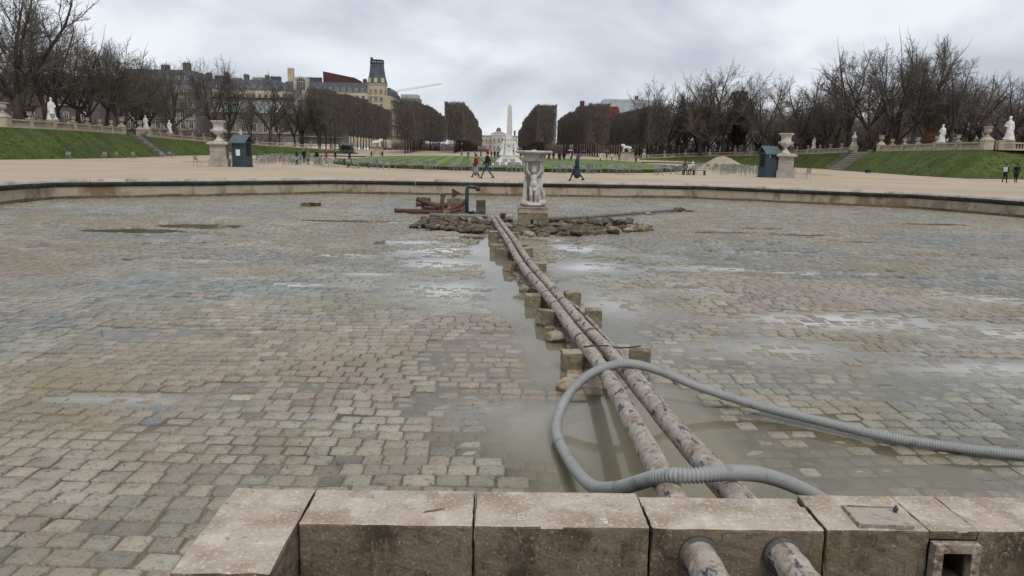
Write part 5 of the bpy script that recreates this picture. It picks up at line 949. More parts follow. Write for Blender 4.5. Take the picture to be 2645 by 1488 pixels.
# ================================================================== PEOPLE
def person(x, y, rz, lab, top='coat_black', legs='trousers_dark', hair='hair', h=1.72, stride=0.0, coat=0.0, skirt=None, arms='hang', z=0.0, sit=False, hood=None, group=None, voxel=0.03, lean=0.0, hat=None):
    k = h / 1.72; c = []; TOP, LEG, SKIN, HAIR, SHOE, SK = 1, 2, 0, 3, 4, 5; sk = skirt or legs; hipz = 0.92 if not sit else 0.50
    def P(*p): return tuple(v * k for v in p)
    def L(p, q, a, b, m): c.append((P(*p), P(*q), a * k, b * k, m))
    def E(p, r, m): c.append(('e', P(*p), tuple(v * k for v in r), m))
    for s in (-1, 1):
        if sit: kn = (s * 0.11, 0.44, 0.48); an = (s * 0.11, 0.42, 0.08)
        else:
            f = stride * s; kn = (s * 0.09, f * 0.48 + 0.05 * abs(stride) * 3, 0.50); an = (s * 0.085, f - (0.05 if f < 0 else -0.02), 0.085 + (0.05 if f < -0.1 else 0))
        L((s * 0.09, 0, hipz), kn, 0.092, 0.064, LEG); L(kn, an, 0.062, 0.042, LEG); L((an[0], an[1] - 0.03, an[2] - 0.035), (an[0], an[1] + 0.14, an[2] - 0.045), 0.046, 0.036, SHOE)
        sh = (s * 0.185, 0, hipz + 0.47)
        if arms == 'hang': el = (s * 0.235, -0.04 - stride * s * 0.25, hipz + 0.20); ha = (s * 0.225, 0.05 - stride * s * 0.5, hipz - 0.04)
        elif arms == 'front': el = (s * 0.24, 0.02, hipz + 0.20); ha = (s * 0.10, 0.24, hipz + 0.24)
        else: el = (s * 0.24, 0.06, hipz + 0.22); ha = (s * 0.16, 0.26, hipz + 0.42) if s > 0 else (s * 0.23, 0.05, hipz - 0.03)
        L(sh, el, 0.066, 0.052, TOP); L(el, ha, 0.050, 0.038, TOP); hd = (Vector(ha) - Vector(el)).normalized(); e2 = tuple(Vector(ha) + hd * 0.10); L(ha, e2, 0.034, 0.028, SKIN); L(tuple(Vector(ha) + Vector((-s * 0.03, 0.02, 0))), tuple(Vector(ha) + Vector((-s * 0.045, 0.04, 0)) + hd * 0.05), 0.014, 0.011, SKIN)
    L((0, 0, hipz - 0.02), (0, 0, hipz + 0.12), 0.150, 0.140, TOP if coat > 0.05 else TOP); L((0, 0, hipz + 0.12), (0, -0.005, hipz + 0.42), 0.135, 0.155, TOP); E((0, 0, hipz + 0.43), (0.20, 0.115, 0.10), TOP)
    if coat > 0.05 and not sit:
        L((0, 0, hipz + 0.05), (0, stride * -0.05, hipz - coat), 0.155, 0.19 + 0.12 * abs(stride), TOP)
    if skirt: L((0, 0, hipz), (0, 0, 0.36), 0.15, 0.24, SK)
    L((0, 0, hipz + 0.50), (0, 0.01, hipz + 0.60), 0.055, 0.052, SKIN); hz_ = hipz + 0.70; E((0, 0.015, hz_), (0.078, 0.095, 0.115), SKIN); E((0, 0.115, hz_ - 0.005), (0.016, 0.022, 0.02), SKIN); E((0, -0.02, hz_ + 0.035), (0.092, 0.098, 0.098), HAIR)
    for s in (-1, 1): E((s * 0.083, 0.0, hz_ - 0.01), (0.012, 0.02, 0.03), SKIN if not hood else HAIR)
    if hood: E((0, -0.03, hz_), (0.115, 0.115, 0.135), HAIR); L((0, -0.05, hz_ - 0.05), (0, -0.06, hipz + 0.5), 0.10, 0.11, HAIR)
    me = organic('person', c, ['skin', top, legs, hood or hair, 'shoe', sk], voxel * k, 2); o = obj('person', me); o.location = (x, y, z); o.rotation_euler = (lean, 0, rz); tag(o, lab, 'person', group); return o
LEFT, RIGHT = R(90), R(-90)   # facing -x / +x
person(-1.65, 54.6, R(80), 'person in red jacket and sage skirt walking beside the basin', 'coat_crimson', 'trousers_dark', skirt='skirt_sage', h=1.58, stride=0.24, voxel=0.022)
person(-0.80, 52.2, R(75), 'person in black jacket and jeans striding past the basin', 'coat_black', 'jeans', h=1.78, stride=0.40, voxel=0.022)
pw = person(5.12, 51.0, R(95), 'person in long dark blue coat and headscarf walking past the basin', 'coat_blue', 'trousers_dark', h=1.72, stride=0.40, coat=0.52, hood='plum', voxel=0.022)
person(18.15, 75.5, R(-25), 'seated person in black on a chair by the lawn', 'coat_black', 'trousers_dark', sit=True, arms='front', voxel=0.025); person(18.85, 75.4, R(25), 'seated person in white hooded coat on a chair by the lawn', 'coat_white', 'trousers_dark', sit=True, hood='coat_white', arms='front', voxel=0.025)
for x, lab in ((18.15, 'pale chair under the seated person in black'), (18.85, 'pale chair under the seated person in white')): chair(x, 75.35, math.pi + (0.4 if x > 18.5 else -0.4), lab, None)
p1 = person(45.7, 69.2, R(-60), 'person in navy coat with white backpack at the right photo edge', 'coat_navy', 'trousers_dark', h=1.72, stride=0.16, voxel=0.025, coat=0.12); person(47.1, 69.8, R(-30), 'person all in black walking at the far right photo edge', 'coat_black', 'trousers_dark', h=1.76, stride=0.34, coat=0.2, voxel=0.025)
mb = MB(); bp_ = worn_block('backpack', (0.32, 0.16, 0.42), ['bag_white', 'bag_white'], 800, 0.05, 2, 0.006); bp_.location = (45.55, 69.05, 1.0); bp_.rotation_euler = (0, 0, R(-60)); tag(bp_, 'white backpack on the person in navy at the right edge', 'backpack')
FAR = [(-22.3, 86, 'coat_navy', 'coat_navy', 'person in dark coat standing right of the left hut'), (-21.3, 87, 'coat_grey', 'trousers_dark', 'person in grey coat between two dark figures by the left hut'), (-20.5, 88, 'coat_black', 'trousers_dark', 'person in black third in the group right of the left hut'),
       (-24.0, 96, 'coat_black', 'trousers_dark', 'person in long black coat left of the person in red by the chairs'), (-23.0, 98, 'coat_black', 'jeans', 'short person in black between the black coat and the red coat'), (-21.5, 97, 'coat_red', 'trousers_dark', 'person in bright red coat among the chairs on the left'), (-20.6, 98, 'coat_navy', 'trousers_dark', 'person in navy right beside the red coat'), (-19.0, 99, 'coat_black', 'trousers_dark', 'person in black farthest right of the group with the red coat'),
       (-30.5, 186, 'coat_navy', 'trousers_dark', 'small dark figure left of the left lion pedestal'), (-28.5, 190, 'coat_black', 'trousers_dark', 'small dark figure right of the left lion pedestal'),
       (-6.0, 150, 'teal', 'coat_grey', 'distant person in teal left of the umbrellas'), (-3.6, 152, 'coat_grey', 'coat_white', 'distant person in pale clothes under the blue umbrella'), (-2.4, 153, 'coat_black', 'trousers_dark', 'distant person in black under the pink umbrella'), (-0.9, 150, 'coat_black', 'coat_grey', 'distant person in black right of the pink umbrella'), (0.0, 152, 'plum', 'trousers_dark', 'distant person in plum left of the monument'), (3.4, 150, 'coat_black', 'jeans', 'distant person in black behind the fountain bowl'),
       (7.6, 152, 'plum', 'trousers_dark', 'distant person in plum right of the fountain bowl'), (9.6, 151, 'coat_navy', 'jeans', 'distant person in navy and jeans in the crowd behind the fountain'), (10.6, 153, 'coat_navy', 'coat_blue', 'distant person all in navy in the crowd behind the fountain'), (11.6, 150, 'coat_black', 'trousers_dark', 'distant tall person in black in the crowd behind the fountain'), (12.6, 153, 'coat_black', 'coat_grey', 'distant person in black and grey left of the pink umbrellas'), (13.8, 151, 'coat_white', 'coat_grey', 'distant person in white under the rose umbrella'), (15.6, 150, 'coat_grey', 'coat_white', 'distant person in pale trousers right of the rose umbrella'),
       (20.6, 158, 'coat_white', 'trousers_dark', 'distant person in white top beside the lawn on the right'), (22.0, 159, 'coat_black', 'coat_grey', 'distant person in black carrying the dark umbrella on the right'), (22.9, 158, 'coat_white', 'coat_grey', 'distant person in white right of the dark umbrella'), (28.2, 160, 'plum', 'trousers_dark', 'distant person in plum right of the right lion pedestal')]
pr = random.Random(3)
CW = random.Random(44)
for k in range(16):
    x = [8.4, 9.1, 10.1, 11.1, 12.1, 13.1, 14.6, 6.9, 9.9, 11.9, -1.6, -0.4, -4.8, 24.0, -7.6, 4.4][k]; y = 154 + (k % 4) * 1.6
    FAR.append((x, y, CW.choice(('coat_black', 'coat_navy', 'coat_grey', 'plum', 'coat_blue')), CW.choice(('trousers_dark', 'jeans', 'coat_grey')), ORD[k] + ' figure in the back of the far crowd beyond the lawn centre'))
for x, y, t, l, lab in FAR: person(x, y, pr.uniform(0, 6.28), lab, t, l, z=lz(y) if y > 145 and y < 170 and abs(x) < 27 else (0.55 if y > 205 else 0.0), h=pr.uniform(1.6, 1.82), stride=pr.choice((0, 0.1, 0.25)), voxel=0.04 if y > 120 else 0.032, coat=pr.choice((0, 0.25)))
for k in range(7):
    x, y = [(-58.3, 103), (-58.6, 104.5), (-58.9, 106), (-60.8, 112), (-63.0, 114), (-63.3, 116), (-63.6, 118)][k]
    person(x, y, pr.uniform(0, 6), ORD[k] + ' person behind the left balustrade counted from the photo edge', ['coat_black', 'coat_white', 'umbrella_blue', 'coat_navy', 'plum', 'coat_white', 'coat_black'][k], 'trousers_dark', z=3.5, voxel=0.04, group='people behind the left balustrade')
def umbrella(x, y, z, m, lab):
    root = empty('umbrella', (x, y, z), 0, lab, 'umbrella'); mb = MB(); N = 16; prof = [(0.02, 0.92), (0.22, 0.88), (0.40, 0.78), (0.52, 0.62)]; vs = []
    for r_, zz in prof:
        for i in range(N): q = 1 - (0.05 if i % 2 else 0) * (r_ > 0.3); vs.append((r_ * q * math.cos(i * 2 * math.pi / N), r_ * q * math.sin(i * 2 * math.pi / N), zz))
    mb.add(vs, [(j * N + i, j * N + (i + 1) % N, (j + 1) * N + (i + 1) % N, (j + 1) * N + i) for j in range(3) for i in range(N)]); mb.build('canopy', m, root, True)
    mb = MB(); mb.tube([(0, 0, 0.0), (0, 0, 0.98)], 0.012, 5); mb.build('shaft', 'iron', root)
for x, y, z, m, lab in [(-3.55, 151.9, 1.82, 'umbrella_blue', 'dusky blue umbrella left of the pink one before the avenue'), (-2.35, 152.9, 1.95, 'pink', 'bright pink umbrella above the walking person in black'), (13.75, 151, 1.82, 'pink', 'rose pink umbrella in the crowd right of the fountain'), (22.0, 159, 1.86, 'umbrella_grey', 'dark grey umbrella beside the lawn on the right'), (16.3, 150.2, 1.74, 'plum', 'plum umbrella right of the rose pink umbrella'), (-0.1, 151.8, 1.8, 'umbrella_grey', 'dark umbrella left of the monument')]: umbrella(x, y, z, m, lab)

# ================================================================== TREES
def bare_tree(seed, H, spread=0.5, twigs=1.0, fork=0.24, dense=False):
    r = random.Random(seed); T = [[], [], 0]; Bk = MB(); Tw = MB()
    def rv(s=1.0): return Vector((r.uniform(-1, 1), r.uniform(-1, 1), r.uniform(-1, 1))) * s
    def grow(p, d, L, rad, lev):
        n = (6, 5, 4, 3, 2)[min(lev, 4)]; pts = [p]; rads = [rad]; dd_ = d.normalized()
        for i in range(n):
            dd_ = (dd_ + rv((0.06, 0.20, 0.26, 0.30, 0.3)[min(lev, 4)]) + Vector((0, 0, (0.0, 0.09, 0.07, 0.05, 0.04)[min(lev, 4)]))).normalized(); pts.append(pts[-1] + dd_ * (L / n)); rads.append(rad * (1 - (0.42 if lev == 0 else 0.62) * (i + 1) / n))
        (Bk if lev < 2 else Tw).tube(pts, rads, (9, 6, 4, 3, 3)[min(lev, 4)], 0, lev < 1)
        if lev >= 4: return
        nc = (r.randint(5, 6), r.randint(9, 10), r.randint(7, 9), int(r.randint(7, 9) * twigs))[lev]
        for k in range(nc):
            t = (0.78 + 0.22 * k / max(nc - 1, 1)) if lev == 0 else (0.18 + 0.82 * (k + r.random()) / nc); i = min(int(t * n), n - 1); q = pts[i].lerp(pts[i + 1], t * n - i); ax = (pts[i + 1] - pts[i]).normalized()
            side = rv(); side = (side - ax * side.dot(ax)).normalized(); a = (R(r.uniform(18, 46)) * spread / 0.5 if lev == 0 else R(r.uniform(28, 62)))
            if lev == 0: phi = k * 2 * math.pi / nc + r.uniform(-.4, .4); side = Vector((math.cos(phi), math.sin(phi), 0))
            nd = ax * math.cos(a) + side * math.sin(a)
            if nd.z < -0.15: nd.z *= 0.3
            cl = (0.60 * H * r.uniform(0.8, 1.1), L * r.uniform(0.36, 0.56) * (1.1 - 0.45 * t), L * r.uniform(0.42, 0.62) * (1.1 - 0.4 * t), L * r.uniform(0.45, 0.75))[lev]
            if lev > 0:
                e_ = math.hypot(math.hypot(q.x, q.y) / (0.40 * H * spread / 0.5), max(q.z - 0.58 * H, 0) / (0.42 * H))
                if e_ > 1.12: continue
                if e_ > 0.80: cl *= 0.55
            grow(q, nd, cl, max(rads[i] * (0.62, 0.48, 0.5, 0.55)[lev], 0.017 if lev > 1 else 0.02), lev + 1)
        if lev in (1, 2):   # leading shoot
            grow(pts[-1], dd_, L * 0.35, rads[-1], lev + 1)
    grow(Vector((0, 0, -0.2)), Vector((r.uniform(-.06, .06), r.uniform(-.06, .06), 1)), fork * H, 0.030 * H * r.uniform(0.9, 1.15), 0)
    for mb_ in (Bk, Tw): pass
    zs = float(np.percentile(np.array([v[2] for v in Tw.v]), 98.5)); k = H / zs
    for mb_ in (Bk, Tw): mb_.v = [(v[0] * k, v[1] * k, v[2] * k) for v in mb_.v]
    return Bk, Tw
TREES = []
for sd_, sp_, fk in ((1, 0.52, 0.22), (2, 0.60, 0.26), (3, 0.46, 0.20), (4, 0.66, 0.28), (5, 0.50, 0.24)):
    b_, t_ = bare_tree(sd_, 16.0, sp_, 1.0, fk); TREES.append((b_.mesh('trunk', 'bark', True), t_.mesh('crown', 'twig')))
WOODS = []
for sd_ in (11, 12): b_, t_ = bare_tree(sd_, 16.0, 0.42, 0.8, 0.2); WOODS.append((b_.mesh('trunk', 'bark', True), t_.mesh('crown', 'twig_hazed')))
tr_r = random.Random(9)
def tree(x, y, z, H, lab, grp, lib=TREES, i=None, name='bare_tree', wide=1.0):
    root = empty(name, (x, y, z - 0.05), tr_r.uniform(0, 6.28), lab, 'tree', grp); s = H / 16.0; root.scale = (s * wide, s * wide, s)
    a, b = lib[i if i is not None else tr_r.randrange(len(lib))]; obj('trunk', a, root); obj('crown', b, root)
LT = [(-60.8, 100, 3.4, 19.0, 1.05), (-68.5, 108, 3.4, 12.5, 1), (-64.0, 112, 3.4, 17.2, 0.9), (-65.5, 118, 3.4, 13.6, 0.9), (-65.2, 122, 3.4, 14.6, 0.95), (-66.5, 128, 3.4, 13.0, 0.9), (-65.8, 132, 3.4, 15.6, 1.0), (-67.5, 140, 3.4, 15.4, 0.95), (-69, 150, 3.4, 14.2, 0.9), (-71.0, 158, 3.2, 14.6, 0.9), (-71, 172, 2.9, 16.0, 0.95), (-67.5, 186, 2.7, 19.0, 0.95), (-66, 191, 2.6, 16.6, 0.9), (-60.5, 206, 2.3, 17.0, 0.95), (-54.5, 216, 1.9, 17.0, 1.0), (-49.5, 215.5, 1.7, 16.4, 0.8)]
for k, (x, y, z, H, w) in enumerate(LT):
    tree(x, y, z, H, ('tallest bare tree at the left photo edge above the terrace' if k == 0 else ORD[k] + ' bare tree along the left terrace counted from the photo edge'), 'bare trees on the left terrace', TREES, k % 5, wide=w)
for k, (x, y, H) in enumerate(((-70, 222, 13), (-64, 228, 12), (-58.5, 224, 13.5), (-78, 218, 13), (-86, 205, 14), (-61, 240, 12))): tree(x, y, 2.2, H, ORD[k] + ' slim bare tree standing before the low pavilion', 'slim trees before the pavilion', TREES, (k + 2) % 5, wide=0.7)
RT = [(96.5, 155, 3.4, 15.2, 1.0), (90, 150, 3.4, 14.0, 1.0), (79.5, 136, 3.4, 15.6, 0.85), (81.0, 146, 3.4, 20.0, 0.8), (73.8, 138.5, 3.3, 19.4, 0.72), (71.6, 142, 3.3, 18.0, 0.85), (71.9, 152, 3.3, 18.6, 0.9), (72.8, 161, 3.1, 20.2, 0.95), (73.5, 173, 2.9, 14.8, 0.95), (70.8, 182, 2.8, 17.2, 1.15), (66.3, 194, 2.7, 18.2, 1.05), (60.2, 208, 2.3, 23.0, 0.95), (55.8, 212, 2.2, 20.0, 0.9), (51.5, 217, 1.9, 16.4, 0.9), (47.6, 220, 1.7, 20.0, 0.85), (41.5, 225, 1.5, 19.0, 0.85)]
for k, (x, y, z, H, w) in enumerate(RT): tree(x, y, z, H, ORD[k] + ' bare tree along the right terrace counted from the photo edge', 'bare trees on the right terrace', TREES, (k * 2 + 1) % 5, wide=w)
# the wood behind each terrace
BELT = [('right', 1, 1690, 2320, 34, 14.5, 20.0)]
for nm_, sd_, ua, ub, cnt, ha, hb in BELT:
    for k in range(cnt):
        y = tr_r.uniform(224, 268); x = (ua + (ub - ua) * (k + tr_r.random()) / cnt - 1290) / 1980 * y
        tree(x, y, 2.0, tr_r.uniform(0.9, 1.08) * float(np.interp(ua + (ub - ua) * k / cnt, [1690, 1880, 1960, 2320], [16.5, 18.5, 14.5, 13.0])), 'bare grey-brown tree in the belt beyond the %s balustrade' % nm_, 'trees in the belt beyond the %s balustrade' % nm_, WOODS, None, 'woodland_tree', 1.1)
for side, cnt in ((-1, 16), (1, 58)):
    for k in range(cnt):
        y = tr_r.uniform(118, 190 if side < 0 else 250); u_ = tr_r.random()
        x = side * (78 + u_ * 62 + max(0, 150 - y) * 0.45) if y < 200 else side * (52 + u_ * 95)
        tree(x, y, 3.3 if y < 190 else 2.4, tr_r.uniform(11.5, 15.0) * (1.1 if side < 0 else 1.0), 'dim brown bare tree in the wood behind the %s terrace' % ('left' if side < 0 else 'right'), 'trees in the wood behind the %s terrace' % ('left' if side < 0 else 'right'), WOODS, None, 'woodland_tree', 1.15)
# rusty leaved saplings near the right edge
for k, (x, y) in enumerate(((70.5, 126), (84, 121), (77, 152))):
    root = empty('copper_leaved_tree', (x, y, 3.3), 0, ['small tree holding rusty leaves left of the largest right statue', 'small rusty leaved tree at the right photo edge', 'small rusty leaved tree deep behind the right terrace'][k], 'tree'); mb = MB(); mb.tube([(0, 0, -0.1), (0.05, 0, 1.4), (0.0, 0.1, 3.2)], [0.08, 0.06, 0.02], 6); mb.build('trunk', 'bark', root); mb = MB()
    for i in range(900):
        p = Vector((tr_r.gauss(0, 0.8), tr_r.gauss(0, 0.8), 2.4 + tr_r.gauss(0, 0.75))); q = [Vector((tr_r.uniform(-1, 1), tr_r.uniform(-1, 1), tr_r.uniform(-1, 1))) * 0.13 for _ in range(3)]; mb.add([p + v for v in q], [(0, 1, 2)])
    mb.build('crown', 'dead_leaf', root)
# ivy-clad evergreen behind the big right tree
root = empty('dark_evergreen', (64.5, 210, 2.3), 0, 'dark dense evergreen crown behind the tallest right tree', 'tree'); mb = MB(); mb.tube([(0, 0, -0.1), (0.2, 0, 7), (0, 0.2, 15)], [0.4, 0.28, 0.08], 7); mb.build('trunk', 'bark', root); mb = MB()
nmat('evergreen', (0.028, 0.030, 0.018), [((0.045, 0.045, 0.026), 0.5, 0.48, 0.66)], 0.9, None, 0.1)
for i in range(7000):
    a = tr_r.uniform(0, 6.28); zz = tr_r.uniform(3, 17); rr_ = (2.6 + 0.9 * math.sin(zz * 1.1 + a)) * (1 - ((zz - 11) / 8.5) ** 2) ** 0.5 * tr_r.uniform(0.55, 1.05); p = Vector((rr_ * math.cos(a), rr_ * math.sin(a), zz)); q = [Vector((tr_r.uniform(-1, 1), tr_r.uniform(-1, 1), tr_r.uniform(-1, 1))) * 0.30 for _ in range(3)]; mb.add([p + v for v in q], [(0, 1, 2)])
mb.build('crown', 'evergreen', root)
# clipped avenue trees: square-cut crowns of dense upright shoots on clear trunks
def clipped(seed, w=5.6, l=6.2, z0=3.4, z1=13.6, n=4600):
    q = np.random.RandomState(seed); S = q.rand(n); P = np.stack([q.uniform(-w / 2, w / 2, n), q.uniform(-l / 2, l / 2, n), z0 + (z1 - z0) * q.rand(n) ** 0.85], 1)
    f = q.randint(0, 4, n); sh = q.rand(n) < 0.55; ed = 1 - 0.10 * q.rand(n) ** 2
    P[:, 0] = np.where(sh & (f == 0), -w / 2 * ed, np.where(sh & (f == 1), w / 2 * ed, P[:, 0])); P[:, 1] = np.where(sh & (f == 2), -l / 2 * ed, np.where(sh & (f == 3), l / 2 * ed, P[:, 1]))
    tp = q.rand(n) < 0.10; P[tp, 2] = z1 - 0.3 * q.rand(tp.sum())
    d = np.stack([q.normal(0, .35, n), q.normal(0, .35, n), q.uniform(0.5, 1.2, n)], 1); d /= np.linalg.norm(d, axis=1)[:, None]; L = q.uniform(0.35, 1.0, n); s = np.cross(d, q.normal(0, 1, (n, 3))); s /= np.linalg.norm(s, axis=1)[:, None]; wd = q.uniform(0.022, 0.055, n)
    A = P - s * wd[:, None]; B = P + s * wd[:, None]; C_ = P + d * L[:, None] + s * wd[:, None] * 0.4; D_ = P + d * L[:, None] - s * wd[:, None] * 0.4; V = np.stack([A, B, C_, D_], 1).reshape(-1, 3)
    rg = np.repeat(0.05 + 0.55 * q.rand(n) ** 4, 4); V[:, 2] = np.minimum(V[:, 2], z1 + rg * 1.2); V[:, 0] = np.clip(V[:, 0], -w / 2 - rg, w / 2 + rg); V[:, 1] = np.clip(V[:, 1], -l / 2 - 0.12, l / 2 + 0.12)
    return np_mesh('clipped_crown', V, np.arange(4 * n).reshape(-1, 4), 'twig_dense')
CLP = [clipped(31), clipped(32), clipped(33)]
mbt = MB(); mbt.tube([(0, 0, -0.1), (0.04, 0.03, 2.0), (0, 0, 4.2)], [0.24, 0.19, 0.16], 7)
for a in range(6): mbt.tube([(0, 0, 3.6), (1.0 * math.cos(a * 1.05), 1.0 * math.sin(a * 1.05), 6.0), (1.9 * math.cos(a * 1.05 + .2), 1.9 * math.sin(a * 1.05 + .2), 10.5)], [0.11, 0.08, 0.04], 5)
CTR = mbt.mesh('clipped_trunk', 'bark', True)
ROWS = [(-13.6, 236, 398, 1.07, 'inner left row'), (-26.5, 219, 350, 1.06, 'second left row'), (-50.5, 221, 350, 1.22, 'third left row'), (14.0, 236, 398, 1.07, 'inner right row'), (28.2, 224, 345, 1.06, 'second right row'), (44.0, 219, 320, 1.03, 'third right row'), (-14.6, 420, 520, 1.0, 'farthest left row'), (15.0, 420, 520, 1.0, 'farthest right row')]
def gz(y): return float(np.interp(y, [203, 206, 212, 225, 260, 420, 2500], [0.25, 0.55, 0.75, 1.2, 2.0, 2.3, 2.5]))
for X0, ya, yb, s, nm in ROWS:
    y = ya; k = 0
    while y < yb:
        root = empty('clipped_tree', (X0 + tr_r.uniform(-.12, .12), y, gz(y)), 0, ORD[k] + ' square clipped tree from the front in the %s of the avenue' % nm, 'tree', 'clipped trees, %s' % nm); root.scale = (1.0, 1.0, s * tr_r.uniform(0.975, 1.025)); obj('trunk', CTR, root); obj('crown', CLP[k % 3], root).rotation_euler = (0, 0, math.pi * tr_r.randrange(2)); y += 6.3; k += 1

for k in range(34):
    sd_ = -1 if k % 2 else 1; y = tr_r.uniform(420, 560); tree(sd_ * tr_r.uniform(24, 110), y, 2.3, tr_r.uniform(11, 14), 'distant bare tree far back between the avenue and the houses', 'distant trees behind the clipped rows', WOODS, None, 'woodland_tree', 1.3)
def undergrowth(name, line, h, n, lab, seed):
    q = np.random.RandomState(seed); P = []
    for (x0, y0, z0), (x1, y1, z1) in zip(line, line[1:]):
        m = int(n * math.hypot(x1 - x0, y1 - y0) / 100); t = q.rand(m); P.append(np.stack([x0 + (x1 - x0) * t + q.normal(0, 1.6, m), y0 + (y1 - y0) * t + q.normal(0, 1.6, m), z0 + (z1 - z0) * t + h * q.rand(m) ** 1.3 * (0.55 + 0.45 * vnoise((x0 + (x1 - x0) * t) * 0.16, (y0 + (y1 - y0) * t) * 0.16, seed))], 1))
    P = np.concatenate(P); m = len(P); d = q.normal(0, .45, (m, 3)); d[:, 2] = q.uniform(0.3, 1.0, m); d /= np.linalg.norm(d, axis=1)[:, None]; s_ = np.cross(d, q.normal(0, 1, (m, 3))); s_ /= np.linalg.norm(s_, axis=1)[:, None]; L = q.uniform(0.5, 1.3, m)[:, None]; w = q.uniform(0.03, 0.13, m)[:, None]
    V = np.stack([P - s_ * w, P + s_ * w, P + d * L + s_ * w * .4, P + d * L - s_ * w * .4], 1).reshape(-1, 3)
    tag(obj(name, np_mesh(name, V, np.arange(4 * m).reshape(-1, 4), 'twig_hazed')), lab, 'shrubs', kind='stuff')
undergrowth('undergrowth', [(48, 282, 2.0), (100, 272, 2.4), (140, 235, 3), (150, 180, 3.5), (140, 125, 3.5), (160, 100, 3.5)], 7.5, 34000, 'brown undergrowth massed behind the right terrace trees', 5)
undergrowth('undergrowth', [(-66, 236, 2.2), (-84, 215, 2.8), (-92, 190, 3.2), (-100, 150, 3.5), (-105, 120, 3.5), (-130, 95, 3.5)], 4.5, 7000, 'brown undergrowth behind the left terrace trees', 6)
undergrowth('undergrowth', [(-60, 402, 2.2), (-20, 530, 2.3), (-9, 560, 2.3)], 5.0, 9000, 'brown undergrowth far back left of the avenue', 7)
undergrowth('undergrowth', [(72, 396, 2.2), (33, 402, 2.2), (19, 530, 2.3), (9, 560, 2.3)], 6.0, 12000, 'brown undergrowth far back right of the avenue', 8)
# ================================================================== BUILDINGS
def win_mesh(w, h, arch=False):
    mb = MB(); t = 0.16
    mb.box((0, -0.06, h / 2), (w, 0.06, h), 0, 1)
    for s in (-1, 1): mb.box((s * (w / 2 + t / 2), -0.10, h / 2), (t, 0.22, h + 0.02), 0, 0)
    mb.box((0, -0.10, h + t / 2), (w + 2 * t, 0.26, t), 0, 0); mb.box((0, -0.16, -0.08), (w + 2 * t + 0.1, 0.36, 0.16), 0, 0); mb.box((0, -0.11, h / 2), (0.08, 0.06, h), 0, 0); mb.box((0, -0.11, h * 0.68), (w, 0.05, 0.07), 0, 0)
    return mb.mesh('window', ['window_trim', 'glass'])
WIN = win_mesh(1.25, 2.3); WINS = win_mesh(0.95, 1.5)
def facade_windows(root, p, u, L, z0, nst, sh, pitch, me, skip=(), balc=()):
    ang = math.atan2(u[1], u[0]); n = max(1, int(L / pitch))
    for s in range(nst):
        for k in range(n):
            q = Vector((p[0], p[1], 0)) + Vector((u[0], u[1], 0)) * ((k + 0.5) * L / n); o = obj('window', me, root); o.location = (q.x, q.y, z0 + s * sh); o.rotation_euler = (0, 0, ang)
        q = Vector((p[0], p[1], 0)) + Vector((u[0], u[1], 0)) * (L / 2); mb = MB(); mb.box((0, -0.22, 0), (L, 0.44, 0.22)); c = mb.build('string_course', 'window_trim', root); c.location = (q.x, q.y, z0 + s * sh - 0.45); c.rotation_euler = (0, 0, ang)
        if s in balc:
            mb = MB(); mb.box((0, -0.55, 0.0), (L, 0.06, 0.9)); mb.box((0, -0.3, -0.42), (L, 0.6, 0.10)); c = mb.build('balcony', 'iron', root); c.location = (q.x, q.y, z0 + s * sh + 0.22); c.rotation_euler = (0, 0, ang)
def mansard(root, x0, x1, y0, y1, z, h, inset, mat='slate'):
    mb = MB(); i = inset; mb.add([(x0, y0, z), (x1, y0, z), (x1, y1, z), (x0, y1, z), (x0 + i, y0 + i, z + h), (x1 - i, y0 + i, z + h), (x1 - i, y1 - i, z + h), (x0 + i, y1 - i, z + h)], [(0, 1, 5, 4), (1, 2, 6, 5), (2, 3, 7, 6), (3, 0, 4, 7), (4, 5, 6, 7)]); r = mb.build('roof', mat, root); return r
def chimney(root, x, y, z, w, d, h, mat='chimney_stone', pots=4):
    mb = MB(); mb.box((x, y, z + h / 2), (w, d, h)); mb.box((x, y, z + h + 0.08), (w + 0.2, d + 0.2, 0.2))
    for k in range(pots): mb.lathe([(0.16, 0), (0.13, 0.6)], 6, (x - w / 2 + (k + 0.5) * w / pots, y, z + h + 0.15))
    mb.build('chimney', mat, root)
def dormers(root, x0, x1, n, y, z, me):
    for k in range(n):
        x = x0 + (k + 0.5) * (x1 - x0) / n; mb = MB(); mb.box((x, y + 0.5, z + 0.95), (1.5, 1.6, 1.9)); mb.box((x, y + 0.45, z + 1.98), (1.8, 1.9, 0.18)); mb.build('dormer', 'slate', root); o = obj('window', me, root); o.location = (x, y - 0.32, z + 0.25)
# corner block with tower
cb = empty('corner_apartment_block', (0, 0, 2), 0, 'cream corner apartment block with round slate roofed tower', 'building'); Z = 2.0
mb = MB(); mb.box((-76, 364, 12.0), (44, 18, 24)); mb.box((-52.0, 372, 11.5), (6.0, 36, 23)); mb.build('wall', 'facade', cb)
facade_windows(cb, (-98, 355), (1, 0), 41, 6.2, 5, 3.6, 2.65, WIN, balc=(1, 4)); facade_windows(cb, (-49.0, 355), (0, 1), 34, 6.2, 5, 3.6, 2.65, WIN, balc=(1, 3, 4))
mansard(cb, -98, -56, 355.2, 373, 24.0, 4.6, 1.9); mansard(cb, -55.2, -48.8, 361, 390, 23.0, 4.2, 1.4); dormers(cb, -83, -60, 8, 356.0, 24.3, WINS)
for k in range(7): x_ = -48.95; mb = MB(); mb.box((x_ - 0.6, 364 + k * 3.8, 24.2), (1.6, 1.5, 1.9)); mb.build('dormer', 'slate', cb)
